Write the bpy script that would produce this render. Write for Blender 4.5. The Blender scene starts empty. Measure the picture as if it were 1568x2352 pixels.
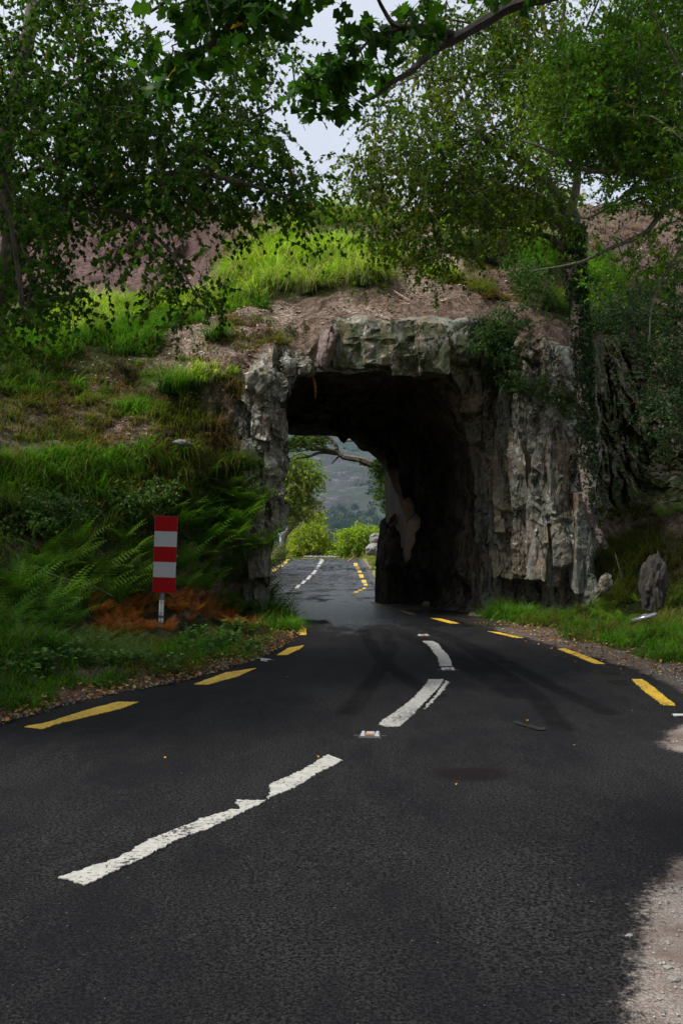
import bpy, math, random
import numpy as np
from mathutils import Vector, Matrix

random.seed(7)
RS = np.random.RandomState(11)
SC = bpy.context.scene
COL = SC.collection

# ------------------------------------------------------------------ camera, world, sun, exposure
F = 35.0 / 24.0 * 1568.0      # focal length in photo units (photo taken as 1568 x 2352)
H, CX, HY = 1.6, 784.0, 1240.0
cam_d = bpy.data.cameras.new('camera')
cam_d.sensor_fit = 'HORIZONTAL'; cam_d.sensor_width = 24.0; cam_d.lens = 35.0
cam_d.shift_y = (HY - 1176.0) / 1568.0
cam_d.clip_start = 0.05; cam_d.clip_end = 16000.0
cam = bpy.data.objects.new('camera', cam_d); COL.objects.link(cam)
cam.location = (0, 0, H); cam.rotation_euler = (math.radians(90), 0, 0)
SC.camera = cam

SUN_EL, SUN_AZ = 57.0, 252.0     # degrees; azimuth the light comes from, clockwise from +Y
W = bpy.data.worlds.new("World"); SC.world = W; W.use_nodes = True
nt = W.node_tree; nt.nodes.clear()
sky = nt.nodes.new('ShaderNodeTexSky'); sky.sky_type = 'NISHITA'; sky.sun_disc = False
sky.sun_elevation = math.radians(SUN_EL); sky.sun_rotation = math.radians(SUN_AZ)
sky.air_density = 1.2; sky.dust_density = 3.0
sc1 = nt.nodes.new('ShaderNodeVectorMath'); sc1.operation = 'SCALE'; sc1.inputs['Scale'].default_value = 0.10
nt.links.new(sky.outputs[0], sc1.inputs[0])
# thin unbroken overcast: an even pale layer with slow variation, laid over the clear sky
tc = nt.nodes.new('ShaderNodeTexCoord')
nz = nt.nodes.new('ShaderNodeTexNoise'); nz.inputs['Scale'].default_value = 2.2; nz.inputs['Detail'].default_value = 4
nt.links.new(tc.outputs['Generated'], nz.inputs['Vector'])
cr = nt.nodes.new('ShaderNodeValToRGB')
cr.color_ramp.elements[0].position = 0.3; cr.color_ramp.elements[0].color = (0.66, 0.705, 0.78, 1)
cr.color_ramp.elements[1].position = 0.7; cr.color_ramp.elements[1].color = (0.84, 0.87, 0.92, 1)
nt.links.new(nz.outputs['Fac'], cr.inputs[0])
mx = nt.nodes.new('ShaderNodeMix'); mx.data_type = 'RGBA'; mx.inputs[0].default_value = 0.85
nt.links.new(sc1.outputs[0], mx.inputs[6]); nt.links.new(cr.outputs[0], mx.inputs[7])
bg = nt.nodes.new('ShaderNodeBackground'); bg.inputs['Strength'].default_value = 0.52
wo = nt.nodes.new('ShaderNodeOutputWorld')
nt.links.new(mx.outputs[2], bg.inputs[0]); nt.links.new(bg.outputs[0], wo.inputs[0])

sun_d = bpy.data.lights.new('sun', 'SUN'); sun_d.energy = 3.0; sun_d.angle = math.radians(16)
sun_d.color = (1.0, 0.96, 0.88)
sun = bpy.data.objects.new('sun', sun_d); COL.objects.link(sun)
a, e = math.radians(SUN_AZ), math.radians(SUN_EL)
sv = Vector((math.sin(a) * math.cos(e), math.cos(a) * math.cos(e), math.sin(e)))
sun.rotation_euler = sv.to_track_quat('Z', 'Y').to_euler(); sun.location = (0, 0, 40)

SC.view_settings.view_transform = 'Standard'; SC.view_settings.look = 'None'
SC.view_settings.exposure = 1.12; SC.view_settings.gamma = 1.0
SC.render.engine = 'CYCLES'
SC.cycles.max_bounces = 5; SC.cycles.diffuse_bounces = 3; SC.cycles.glossy_bounces = 2
SC.cycles.transmission_bounces = 3; SC.cycles.volume_bounces = 0
SC.cycles.use_denoising = True

# ------------------------------------------------------------------ numpy helpers
def P3(px, py, d):
    px = np.asarray(px, float); py = np.asarray(py, float); d = np.asarray(d, float)
    return np.stack(np.broadcast_arrays((px - CX) / F * d, d, H - (py - HY) / F * d), -1)

def hsh(ix, iy, iz, s):
    h = (ix.astype(np.int64) * 374761393 + iy.astype(np.int64) * 668265263 + iz.astype(np.int64) * 2147483647 + s * 974634777) & 0xffffffff
    h = ((h ^ (h >> 13)) * 1274126177) & 0xffffffff
    h = ((h ^ (h >> 16)) * 2246822519) & 0xffffffff
    return ((h ^ (h >> 15)) & 0xffffff) / float(0xffffff)

def vnoise(p, s=0):
    i = np.floor(p).astype(np.int64); f = p - i; f = f * f * (3 - 2 * f)
    r = 0
    for dx in (0, 1):
        for dy in (0, 1):
            for dz in (0, 1):
                w = (f[..., 0] if dx else 1 - f[..., 0]) * (f[..., 1] if dy else 1 - f[..., 1]) * (f[..., 2] if dz else 1 - f[..., 2])
                r = r + w * hsh(i[..., 0] + dx, i[..., 1] + dy, i[..., 2] + dz, s)
    return r * 2 - 1

def fbm(p, o=4, s=0):
    r, a_ = 0, 1.0
    for k in range(o):
        r = r + a_ * vnoise(p * 2.03 ** k + k * 7.31, s + k); a_ *= 0.5
    return r

def facets(p, s=0):
    """piecewise tilted planes of a cellular pattern: fractured rock. Returns (N,3) offsets in about -1..1"""
    i = np.floor(p).astype(np.int64)
    best = np.full(p.shape[:-1], 1e9); out = np.zeros(p.shape)
    for dx in (-1, 0, 1):
        for dy in (-1, 0, 1):
            for dz in (-1, 0, 1):
                c = i + np.array([dx, dy, dz])
                j = np.stack([hsh(c[..., 0], c[..., 1], c[..., 2], s + k) for k in range(3)], -1)
                site = c + j
                d = p - site
                dd = (d * d).sum(-1)
                g = np.stack([hsh(c[..., 0], c[..., 1], c[..., 2], s + 5 + k) for k in range(3)], -1) * 2 - 1
                o = np.stack([hsh(c[..., 0], c[..., 1], c[..., 2], s + 9 + k) for k in range(3)], -1) * 2 - 1
                v = o + ((d * g).sum(-1) * 1.1)[..., None]
                m = dd < best
                best = np.where(m, dd, best); out = np.where(m[..., None], v, out)
    return out

def inpoly(x, y, poly):
    x = np.asarray(x, float); y = np.asarray(y, float); r = np.zeros(x.shape, bool)
    n = len(poly)
    for k in range(n):
        x0, y0 = poly[k]; x1, y1 = poly[(k + 1) % n]
        if y0 == y1: continue
        c = ((y0 > y) != (y1 > y)) & (x < (x1 - x0) * (y - y0) / (y1 - y0) + x0)
        r ^= c
    return r

def nearest_on(poly, x, y):
    P = np.array(poly, float); q = np.stack([x, y], -1)[:, None, :]
    a_, b_ = P[:-1][None], P[1:][None]; ab = b_ - a_
    t = np.clip(((q - a_) * ab).sum(-1) / (ab * ab).sum(-1), 0, 1)
    c = a_ + ab * t[..., None]; d = ((q - c) ** 2).sum(-1); k = d.argmin(1)
    r = np.arange(len(k))
    return c[r, k], np.sqrt(d[r, k])

def sstep(a_, b_, x):
    t = np.clip((x - a_) / (b_ - a_), 0, 1); return t * t * (3 - 2 * t)

# ------------------------------------------------------------------ mesh and object helpers
def mk_mesh(name, V, faces, mats=(), col=None, attrs=None, smooth=False, fmat=None):
    """faces: list of (M,k) integer arrays"""
    me = bpy.data.meshes.new(name)
    V = np.asarray(V, np.float32)
    faces = [np.asarray(f, np.int32) for f in faces if len(f)]
    me.vertices.add(len(V)); me.vertices.foreach_set('co', V.ravel())
    li = np.concatenate([f.ravel() for f in faces]); tot = np.concatenate([np.full(len(f), f.shape[1], np.int32) for f in faces])
    me.loops.add(len(li)); me.loops.foreach_set('vertex_index', li)
    me.polygons.add(len(tot)); st = np.zeros(len(tot), np.int32); st[1:] = np.cumsum(tot)[:-1]
    me.polygons.foreach_set('loop_start', st); me.polygons.foreach_set('loop_total', tot)
    if fmat is not None: me.polygons.foreach_set('material_index', np.asarray(fmat, np.int32))
    me.update(calc_edges=True)
    me.polygons.foreach_set('use_smooth', np.full(len(tot), bool(smooth)))
    for m in mats: me.materials.append(m)
    if col is not None:
        ca = me.color_attributes.new('Col', 'FLOAT_COLOR', 'POINT')
        c4 = np.ones((len(V), 4), np.float32); c4[:, :col.shape[1]] = col
        ca.data.foreach_set('color', c4.ravel())
    for k, v in (attrs or {}).items():
        at = me.attributes.new(k, 'FLOAT', 'POINT'); at.data.foreach_set('value', np.asarray(v, np.float32))
    me.validate(clean_customdata=False)
    return me

def link(name, me, parent=None):
    o = bpy.data.objects.new(name, me); COL.objects.link(o)
    if parent is not None: o.parent = parent
    return o

def tag(o, label=None, cat=None, group=None, kind=None):
    if label: o['label'] = label
    if cat: o['category'] = cat
    if group: o['group'] = group
    if kind: o['kind'] = kind
    return o

def empty(name, loc, label, cat, group=None, rz=0):
    o = bpy.data.objects.new(name, None); COL.objects.link(o)
    o.location = loc; o.rotation_euler = (0, 0, rz); o.empty_display_size = 0.2
    return tag(o, label, cat, group)

def rebase(obs, root):
    """meshes built in world space become children of root (root unrotated)"""
    bpy.context.view_layer.update()
    for o in obs:
        o.parent = root
        o.location = o.location - root.location

class MB:
    """collects polygons of any size"""
    def __init__(s): s.v = []; s.f = {}; s.n = 0; s.c = []; s.mi = {}
    def add(s, V, faces, col=None):
        V = np.asarray(V, float).reshape(-1, 3)
        for f in faces: s.f.setdefault(len(f), []).append([i + s.n for i in f])
        s.v.append(V); s.n += len(V)
        if col is not None: s.c.append(np.tile(np.asarray(col, float), (len(V), 1)))
    def addarr(s, V, F_, col=None):
        F_ = np.asarray(F_)
        s.f.setdefault(F_.shape[1], []).extend((F_ + s.n).tolist())
        s.v.append(np.asarray(V, float)); s.n += len(V)
        if col is not None: s.c.append(np.broadcast_to(np.asarray(col, float), (len(V), 3)))
    def build(s, name, mat, parent=None, smooth=False):
        me = mk_mesh(name, np.concatenate(s.v), [np.array(x) for x in s.f.values()], [mat] if mat else [],
                     np.concatenate(s.c) if s.c else None, smooth=smooth)
        return link(name, me, parent)

def box_v(c, s, M=None):
    c = np.array(c, float); s = np.array(s, float) / 2
    v = np.array([[x, y, z] for x in (-1, 1) for y in (-1, 1) for z in (-1, 1)], float) * s
    if M is not None: v = v @ np.array(M.to_3x3()).T
    return v + c, [(0, 1, 3, 2), (4, 6, 7, 5), (0, 4, 5, 1), (2, 3, 7, 6), (0, 2, 6, 4), (1, 5, 7, 3)]

def tube(pts, radii, n=8, cap=True, rough=0.0, seed=0):
    """swept tube: returns V, quad faces (caps as n-gons appended separately)"""
    P = np.asarray(pts, float); R = np.asarray(radii, float); m = len(P)
    T = np.gradient(P, axis=0); T /= (np.linalg.norm(T, axis=1)[:, None] + 1e-9)
    up = np.array([0, 0, 1.0]) if abs(T[0, 2]) < 0.9 else np.array([1.0, 0, 0])
    V = []; u = np.cross(T[0], up); u /= np.linalg.norm(u)
    for k in range(m):
        u = u - T[k] * (u @ T[k]); u /= (np.linalg.norm(u) + 1e-9); w = np.cross(T[k], u)
        a_ = np.arange(n) * 2 * math.pi / n
        ring = (np.cos(a_)[:, None] * u + np.sin(a_)[:, None] * w)
        rr = R[k] * np.ones(n)
        if rough: rr = rr * (1 + rough * vnoise((P[k] + ring * R[k]) * 3.0 / max(R[k], .02) * .35, seed))
        V.append(P[k] + ring * rr[:, None])
    V = np.concatenate(V)
    q = [(k * n + j, k * n + (j + 1) % n, (k + 1) * n + (j + 1) % n, (k + 1) * n + j) for k in range(m - 1) for j in range(n)]
    if cap: q = q + [tuple(range(n))[::-1], tuple(range((m - 1) * n, m * n))]
    return V, q

def spline(pts, n):
    """Catmull-Rom through pts (any dimension)"""
    P = np.asarray(pts, float); m = len(P)
    if m < 3:
        t = np.linspace(0, 1, n)[:, None]; return P[0] * (1 - t) + P[-1] * t
    Q = np.vstack([2 * P[0] - P[1], P, 2 * P[-1] - P[-2]])
    t = np.linspace(0, m - 1 - 1e-6, n); i = t.astype(int); f = (t - i)[:, None]
    a_, b_, c_, d_ = Q[i], Q[i + 1], Q[i + 2], Q[i + 3]
    return 0.5 * (2 * b_ + (c_ - a_) * f + (2 * a_ - 5 * b_ + 4 * c_ - d_) * f ** 2 + (3 * b_ - a_ - 3 * c_ + d_) * f ** 3)

# ------------------------------------------------------------------ materials
class N:
    def __init__(s, name):
        s.m = bpy.data.materials.new(name); s.m.use_nodes = True; s.t = s.m.node_tree
        s.b = s.t.nodes['Principled BSDF']; s.o = s.t.nodes['Material Output']
        g = s.t.nodes.new('ShaderNodeNewGeometry'); s.pos = g.outputs['Position']; s.geo = g
    def n(s, t, **kw):
        x = s.t.nodes.new(t)
        for k, v in kw.items(): setattr(x, k, v)
        return x
    def l(s, a_, b_): s.t.links.new(a_, b_)
    def obj(s):
        s.pos = s.n('ShaderNodeTexCoord').outputs['Object']; return s
    def noise(s, scale, detail=4, rough=.55, stretch=None, seed=0):
        mp = s.n('ShaderNodeMapping'); s.l(s.pos, mp.inputs[0])
        mp.inputs['Location'].default_value = (seed * 3.7, seed * 1.3, seed * 5.1)
        mp.inputs['Scale'].default_value = stretch or (1, 1, 1)
        x = s.n('ShaderNodeTexNoise'); s.l(mp.outputs[0], x.inputs['Vector'])
        x.inputs['Scale'].default_value = scale; x.inputs['Detail'].default_value = detail; x.inputs['Roughness'].default_value = rough
        return x.outputs['Fac']
    def voro(s, scale, stretch=None, feature='F1', seed=0):
        mp = s.n('ShaderNodeMapping'); s.l(s.pos, mp.inputs[0]); mp.inputs['Scale'].default_value = stretch or (1, 1, 1)
        mp.inputs['Location'].default_value = (seed * 3.7, seed * 1.3, seed * 5.1)
        x = s.n('ShaderNodeTexVoronoi', feature=feature); s.l(mp.outputs[0], x.inputs['Vector']); x.inputs['Scale'].default_value = scale
        return x.outputs['Distance']
    def ramp(s, fac, a_, b_, lo=0.0, hi=1.0):
        x = s.n('ShaderNodeMapRange'); x.interpolation_type = 'SMOOTHSTEP'; s.l(fac, x.inputs[0])
        x.inputs[1].default_value = a_; x.inputs[2].default_value = b_; x.inputs[3].default_value = lo; x.inputs[4].default_value = hi
        return x.outputs[0]
    def mix(s, fac, a_, b_, blend='MIX'):
        x = s.n('ShaderNodeMix', data_type='RGBA', blend_type=blend)
        for v, i in ((fac, 0), (a_, 6), (b_, 7)):
            if isinstance(v, (int, float)): x.inputs[i].default_value = v
            elif isinstance(v, tuple): x.inputs[i].default_value = (*v, 1) if len(v) == 3 else v
            else: s.l(v, x.inputs[i])
        return x.outputs[2]
    def math(s, op, a_, b_=0.0):
        x = s.n('ShaderNodeMath', operation=op)
        for v, i in ((a_, 0), (b_, 1)):
            if isinstance(v, (int, float)): x.inputs[i].default_value = v
            else: s.l(v, x.inputs[i])
        return x.outputs[0]
    def attr(s, name, out='Fac'): return s.n('ShaderNodeAttribute', attribute_name=name).outputs[out]
    def color(s, c):
        if isinstance(c, tuple): s.b.inputs['Base Color'].default_value = (*c, 1)
        else: s.l(c, s.b.inputs['Base Color'])
        return s
    def rough(s, r):
        if isinstance(r, (int, float)): s.b.inputs['Roughness'].default_value = r
        else: s.l(r, s.b.inputs['Roughness'])
        return s
    def bump(s, h, strength=.5, dist=.02):
        x = s.n('ShaderNodeBump'); x.inputs['Strength'].default_value = strength; x.inputs['Distance'].default_value = dist
        s.l(h, x.inputs['Height']); s.l(x.outputs[0], s.b.inputs['Normal']); return s

def mat_rock(name, warm=False):
    m = N(name)
    big = m.noise(.9, 4, seed=1); streak = m.noise(1.6, 5, stretch=(2.2, 2.2, .35), seed=2); fine = m.noise(14, 6, .7, seed=3)
    c = m.mix(m.ramp(streak, .38, .62), (.19, .185, .165), (.245, .185, .13))
    c = m.mix(m.ramp(big, .45, .7), c, (.20, .215, .185))
    c = m.mix(m.ramp(fine, .35, .7, 0, .7), c, (.028, .027, .025))
    # lichen: pale ragged patches of several sizes where the rock has it
    la = m.attr('lichen')
    l1 = m.ramp(m.math('ADD', m.noise(2.6, 9, .78, seed=4), m.math('MULTIPLY', la, .12)), .645, .67)
    c = m.mix(m.math('MULTIPLY', l1, m.ramp(la, .05, .4)), c, (.34, .35, .325))
    l2 = m.ramp(m.math('ADD', m.noise(7, 8, .8, seed=5), m.math('MULTIPLY', la, .09)), .625, .65)
    c = m.mix(m.math('MULTIPLY', l2, m.ramp(la, .0, .35)), c, (.46, .46, .43))
    # moss and soil stain
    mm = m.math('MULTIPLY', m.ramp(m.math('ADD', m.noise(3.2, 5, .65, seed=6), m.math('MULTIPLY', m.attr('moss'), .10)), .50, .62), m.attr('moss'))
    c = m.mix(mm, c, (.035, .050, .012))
    # cracks
    cn = m.math('ABSOLUTE', m.math('SUBTRACT', m.noise(1.3, 6, .6, stretch=(1.6, 1.6, .4), seed=7), .5))
    cv = m.ramp(cn, .0, .014)
    c = m.mix(m.ramp(cn, .0, .016, .9, 0), c, (.008, .007, .006))
    rust = m.ramp(m.noise(2.1, 5, .65, stretch=(2.6, 2.6, .22), seed=11), .56, .68, 0, .75)
    c = m.mix(rust, c, (.15, .090, .055))
    m.color(c).rough(.85); m.b.inputs['Specular IOR Level'].default_value = .2
    h = m.math('ADD', m.math('MULTIPLY', m.noise(11, 8, .72, stretch=(1.3, 1.3, .7), seed=9), 1.0), m.math('MULTIPLY', cv, .35))
    m.bump(h, .8, .035)
    return m.m

def mat_hill():
    m = N('hill_soil')
    c = m.mix(m.ramp(m.noise(7, 6, .7, seed=1), .35, .65), (.10, .068, .052), (.31, .225, .18))
    pr = m.mix(m.ramp(m.noise(3, 6, .75, stretch=(1.4, 1.4, .6), seed=2), .35, .65), (.135, .078, .080), (.25, .165, .155))
    pr = m.mix(m.ramp(m.noise(30, 4, .7, seed=6), .62, .72), pr, (.44, .40, .37))
    pr = m.mix(m.ramp(m.noise(1.1, 6, .7, stretch=(3, 3, .35), seed=15), .50, .60, 0, .7), pr, (.075, .048, .046))
    pr = m.mix(m.ramp(m.noise(1.7, 5, .6, stretch=(4, 4, .2), seed=16), .66, .72), pr, (.42, .32, .28))
    sp = m.n('ShaderNodeSeparateColor'); m.l(m.attr('Col', 'Color'), sp.inputs[0])
    nn = m.noise(5, 5, .7, seed=3)
    def w(ch, lo=.25): return m.ramp(m.math('ADD', sp.outputs[ch], m.math('MULTIPLY', m.math('SUBTRACT', nn, .5), 1.2)), .4, .6)
    c = m.mix(w(0), c, pr)
    pale = m.mix(m.ramp(m.noise(12, 5, .7, seed=4), .4, .65), (.24, .165, .135), (.52, .43, .35))
    c = m.mix(w(2), c, pale)
    green = m.mix(m.ramp(m.noise(9, 5, .7, seed=5), .35, .65), (.022, .040, .010), (.070, .085, .020))
    c = m.mix(w(1), c, green)
    c = m.mix(m.ramp(m.noise(28, 5, .8, seed=11), .36, .62, .75, 0), c, (.035, .025, .017))
    m.color(c).rough(.95).bump(m.noise(11, 8, .75, seed=8), 1.0, .12); m.b.inputs['Specular IOR Level'].default_value = .1
    return m.m

def mat_leaf(name, tint=(1, 1, 1), trans=.35, rough=.6, spec=.05):
    m = N(name)
    c = m.mix(1.0, m.attr('Col', 'Color'), tint, 'MULTIPLY')
    m.color(c).rough(rough); m.b.inputs['Specular IOR Level'].default_value = spec
    tr = m.n('ShaderNodeBsdfTranslucent')
    tcol = m.mix(1.0, c, (1.25, 1.35, .55), 'MULTIPLY'); m.l(tcol, tr.inputs[0])
    ms = m.n('ShaderNodeMixShader'); ms.inputs[0].default_value = trans
    m.l(m.b.outputs[0], ms.inputs[1]); m.l(tr.outputs[0], ms.inputs[2]); m.l(ms.outputs[0], m.o.inputs[0])
    return m.m

def mat_bark(name, a_=(.035, .028, .022), b_=(.09, .075, .06)):
    m = N(name)
    c = m.mix(m.ramp(m.noise(9, 6, .7, stretch=(2, 2, .6)), .35, .65), a_, b_)
    m.color(c).rough(.9).bump(m.noise(18, 6, .7, stretch=(2, 2, .5)), .9, .02)
    return m.m

def mat_plain(name, c, rough=.6, metal=0.0, var=.15, sc=8):
    m = N(name).obj()
    d = tuple(x * (1 - var) for x in c)
    m.color(m.mix(m.noise(sc, 4), d, c)).rough(rough); m.b.inputs['Metallic'].default_value = metal
    return m.m

ROCK = mat_rock('rock'); HILL = mat_hill()
def mat_shade_rock():  # tunnel lining: interior shade painted in as a darker rock colour
    m = N('shade_painted_rock'); c = m.mix(m.ramp(m.noise(1.6, 6, .7, stretch=(2.2, 2.2, .4)), .38, .64), (.007, .0065, .006), (.045, .036, .028))
    c = m.mix(m.ramp(m.noise(5, 7, .75, seed=3), .60, .66), c, (.085, .075, .062)); c = m.mix(m.attr('painted_day'), c, m.mix(m.ramp(m.noise(2.4, 7, .75, stretch=(2.2, 2.2, .3), seed=5), .4, .62), (.035, .030, .025), (.22, .165, .115)))
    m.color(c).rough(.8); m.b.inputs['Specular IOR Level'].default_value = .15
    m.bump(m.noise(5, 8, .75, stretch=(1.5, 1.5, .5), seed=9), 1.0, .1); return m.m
SHADE_ROCK = mat_shade_rock()
GRASS = mat_leaf('grass_blades', trans=.45, rough=.6)
FERN = mat_leaf('fern_leaves', trans=.3, rough=.55)
LEAF = mat_leaf('birch_leaves', trans=.45, rough=.4)
LEAFG = mat_leaf('glossy_leaves', trans=.3, rough=.5, spec=.12)
BARK = mat_bark('dark_bark'); BARKD = mat_bark('black_bark', (.012, .010, .009), (.035, .030, .025)); BARKG = mat_bark('grey_bark', (.06, .055, .045), (.17, .155, .13))

# ------------------------------------------------------------------ the lie of the land
_ry = np.array([-60, 20, 24, 30, 36, 42, 50, 58, 68, 78, 85, 90, 100, 115, 140, 220.])
_rz = np.array([0, 0, 0, -.10, -.27, -.38, -.38, -.28, -.16, -.09, -.07, -.12, -.8, -2.2, -5, -12.])
_ty = np.linspace(-60, 220, 2801); _tz = np.interp(_ty, _ry, _rz)
_k = np.ones(31) / 31; _tz = np.convolve(np.pad(_tz, 15, mode='edge'), _k, 'valid')
def zroad(y): return np.interp(y, _ty, _tz)
def hit(px, py):
    """where the line of sight through a photo point meets the road"""
    ys = _ty[_ty > 2.0]; pyy = HY + F * (H - zroad(ys)) / ys
    k = np.argmax(pyy <= py)
    y = ys[k]; return np.array([(px - CX) / F * y, y, zroad(y)])

_ly = np.array([-12, 0, 3, 6, 8.7, 10.2, 11.4, 13.5, 16.3, 19.3, 21, 24, 28, 34, 41, 56, 83, 100, 220.])
_lx = np.array([-4.6, -4.1, -3.8, -3.35, -2.98, -2.46, -1.72, -1.10, -.76, -.84, -1.25, -2.3, -3.3, -4.3, -4.9, -4.35, -4.6, -4.9, -5.])
_gy = np.array([-12, 0, 3.3, 4.25, 5.15, 6.0, 6.9, 7.5, 8.1, 8.6, 10.4, 12, 13.6, 16.6, 19.6, 21.5, 24, 26, 30, 42, 80, 100, 220.])
_gx = np.array([.3, .5, .93, 1.22, 1.75, 2.40, 2.66, 2.46, 2.42, 3.05, 3.62, 3.62, 3.45, 2.95, 2.30, 1.75, 1.1, .98, 1.1, 1.35, 1.4, 1.4, 1.4])
_fy = np.array([-12, 0, 6, 8, 10, 12, 13.5, 15.9, 19.3, 21.5, 23, 25, 26.5, 28, 34, 42, 80, 220.])
_fx = np.array([12, 12, 9, 7, 5.1, 4.15, 3.75, 3.6, 3.3, 2.85, 2.0, 1.35, 1.1, 1.3, 1.6, 1.8, 1.9, 2.])
def sm(yy, xx):
    t = np.linspace(yy[0], yy[-1], 4000); v = np.interp(t, yy, xx); k = 21
    v = np.convolve(np.pad(v, k // 2, mode='edge'), np.ones(k) / k, 'valid'); return t, v
_L, _G, _Fo = sm(_ly, _lx), sm(_gy, _gx), sm(_fy, _fx)
def xl(y): return np.interp(y, *_L)
def xg(y): return np.interp(y, *_G)
def xf(y): return np.interp(y, *_Fo)

# depth of the hillside and cliff face, surveyed at stations (photo x, photo y, metres from the camera)
CTRL = """-400 1800 6.6|-400 1650 8|-400 1400 10.5|-400 1150 13|-400 900 16|-400 650 20|-400 430 26|-200 1730 7.5
0 1660 8.7|0 1560 10|0 1450 12|0 1300 14|0 1150 15.5|0 1000 17.2|0 850 19.2|0 700 22|0 600 26|0 450 30
230 1600 10.2|300 1520 12.2|300 1447 15.2|370 1447 15.5|300 1350 16.3|300 1200 17.2|300 1050 18.3|300 900 20|300 800 21.5|300 700 24.5|300 640 27|300 470 29
450 1560 11.4|450 1500 13.6|450 1440 17|450 1380 18|450 1200 18.6|450 1050 19.1|450 900 19.8|450 800 21|450 700 23.5|450 640 27|450 470 28.5
550 1530 12.7|550 1470 15.9|550 1430 19|550 1300 19.3|550 1150 19.5|550 1000 19.6|550 900 19.7|550 830 20|550 780 21|550 700 22.5|550 600 24.7|550 470 28
640 1490 14.6|650 1450 17.6|640 1418 20.4|640 1300 19.8|640 1200 19.6|640 1100 19.6|640 1000 19.8|640 900 19.8|640 820 20|640 760 21|640 680 22.2|640 580 24.6|640 488 28
740 850 20|740 780 20.3|740 740 20.8|740 680 21.9|740 600 23.6|740 550 25|740 485 28.5
850 850 20|850 740 20.15|850 700 21|850 640 22.3|850 560 24.6|850 480 29
1000 842 20|1000 725 20.2|1000 690 21|1000 640 22.3|1000 560 24.6|1000 480 29.5
1080 940 20.8|1080 800 20.3|1080 718 20.3|1080 680 21.3|1080 600 23.3|1080 485 29.5
1100 1000 21.3|1108 1150 21.6|1095 1300 21.9|1070 1395 22.2
1140 1400 21.7|1140 1200 21.2|1140 1050 21|1140 900 20.8|1140 800 20.5|1140 740 20.8|1140 670 22
1230 1400 20.9|1230 1200 20.5|1230 1000 20.3|1230 850 20.3|1230 770 20.4|1230 725 21.3|1230 640 22.6|1230 560 24.6|1230 480 29
1340 1395 20.1|1340 1250 20.2|1340 1050 20.2|1340 900 20.4|1330 800 20.7|1340 720 22.5|1340 600 24.8|1340 475 29
1420 1440 17.8|1410 1380 19.4|1410 1250 21.2|1410 1150 22.2|1410 1000 22.4|1410 880 22.5|1410 780 23.5|1420 600 26|1420 475 30
1568 1545 12|1568 1480 14.5|1568 1400 16.6|1568 1300 18.4|1568 1200 20|1568 1100 21.5|1568 950 22.3|1568 800 23.5|1568 600 27|1568 472 30
1950 1640 9.5|1950 1450 13.5|1950 1300 16|1950 1150 18.5|1950 950 20|1950 700 23.5|1950 450 29
1400 1510 13.6|1300 1470 15.9|1180 1432 19|1090 1412 21.3"""
CT = np.array([[float(v) for v in p.split()] for p in CTRL.replace('\n', '|').split('|')])
def _phi(a_, b_):
    d2 = ((a_[:, None, :] - b_[None]) ** 2).sum(-1); return np.sqrt(d2 + .16)
_cs = CT[:, :2] / 100.0
_A = np.block([[_phi(_cs, _cs) + 0 * np.eye(len(_cs)), np.c_[np.ones(len(_cs)), _cs]], [np.c_[np.ones(len(_cs)), _cs].T, np.zeros((3, 3))]])
_w = np.linalg.lstsq(_A, np.r_[CT[:, 2], 0, 0, 0], rcond=None)[0]
def depth(px, py):
    q = np.stack([np.asarray(px, float).ravel(), np.asarray(py, float).ravel()], -1) / 100.0
    out = np.empty(len(q))
    for i in range(0, len(q), 20000):
        s = q[i:i + 20000]; out[i:i + 20000] = _phi(s, _cs) @ _w[:-3] + _w[-3] + s @ _w[-2:]
    return out.reshape(np.shape(px))

PORTAL = [(598, 1428), (606, 1370), (614, 1325), (630, 1275), (648, 1218), (656, 1190), (650, 1150), (643, 1112), (650, 1085), (659, 1050),
          (654, 1000), (650, 940), (666, 900), (688, 858), (735, 852), (800, 858), (850, 850), (900, 848), (960, 846), (1000, 842),
          (1030, 852), (1055, 885), (1075, 930), (1090, 980), (1100, 1030), (1110, 1100), (1112, 1200), (1098, 1300), (1070, 1402)]
ROCKP = [(600, 1430), (560, 1300), (532, 1100), (540, 960), (572, 852), (640, 812), (700, 818), (722, 800), (735, 770), (770, 748), (900, 733),
         (1075, 715), (1110, 742), (1200, 775), (1232, 765), (1320, 800), (1350, 850), (1362, 1200), (1385, 1330), (1400, 1400), (1300, 1432), (1060, 1432)]

CLIFFP = [(1362, 800), (1420, 775), (1500, 800), (1600, 860), (1760, 900), (1760, 1130), (1600, 1190), (1480, 1150), (1400, 1180), (1372, 1240), (1362, 1200)]

def rock_amt(px, py):
    """1 well inside the bare rock, 0 outside"""
    ins = inpoly(px, py, ROCKP); _, d = nearest_on(ROCKP + [ROCKP[0]], px.ravel(), py.ravel()); d = d.reshape(px.shape)
    r1 = np.where(ins, sstep(-6, 22, d), 0.0)
    i2 = inpoly(px, py, CLIFFP); _, d2 = nearest_on(CLIFFP + [CLIFFP[0]], px.ravel(), py.ravel())
    return np.maximum(r1, np.where(i2, sstep(-4, 30, d2.reshape(px.shape)), 0.0))

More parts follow.
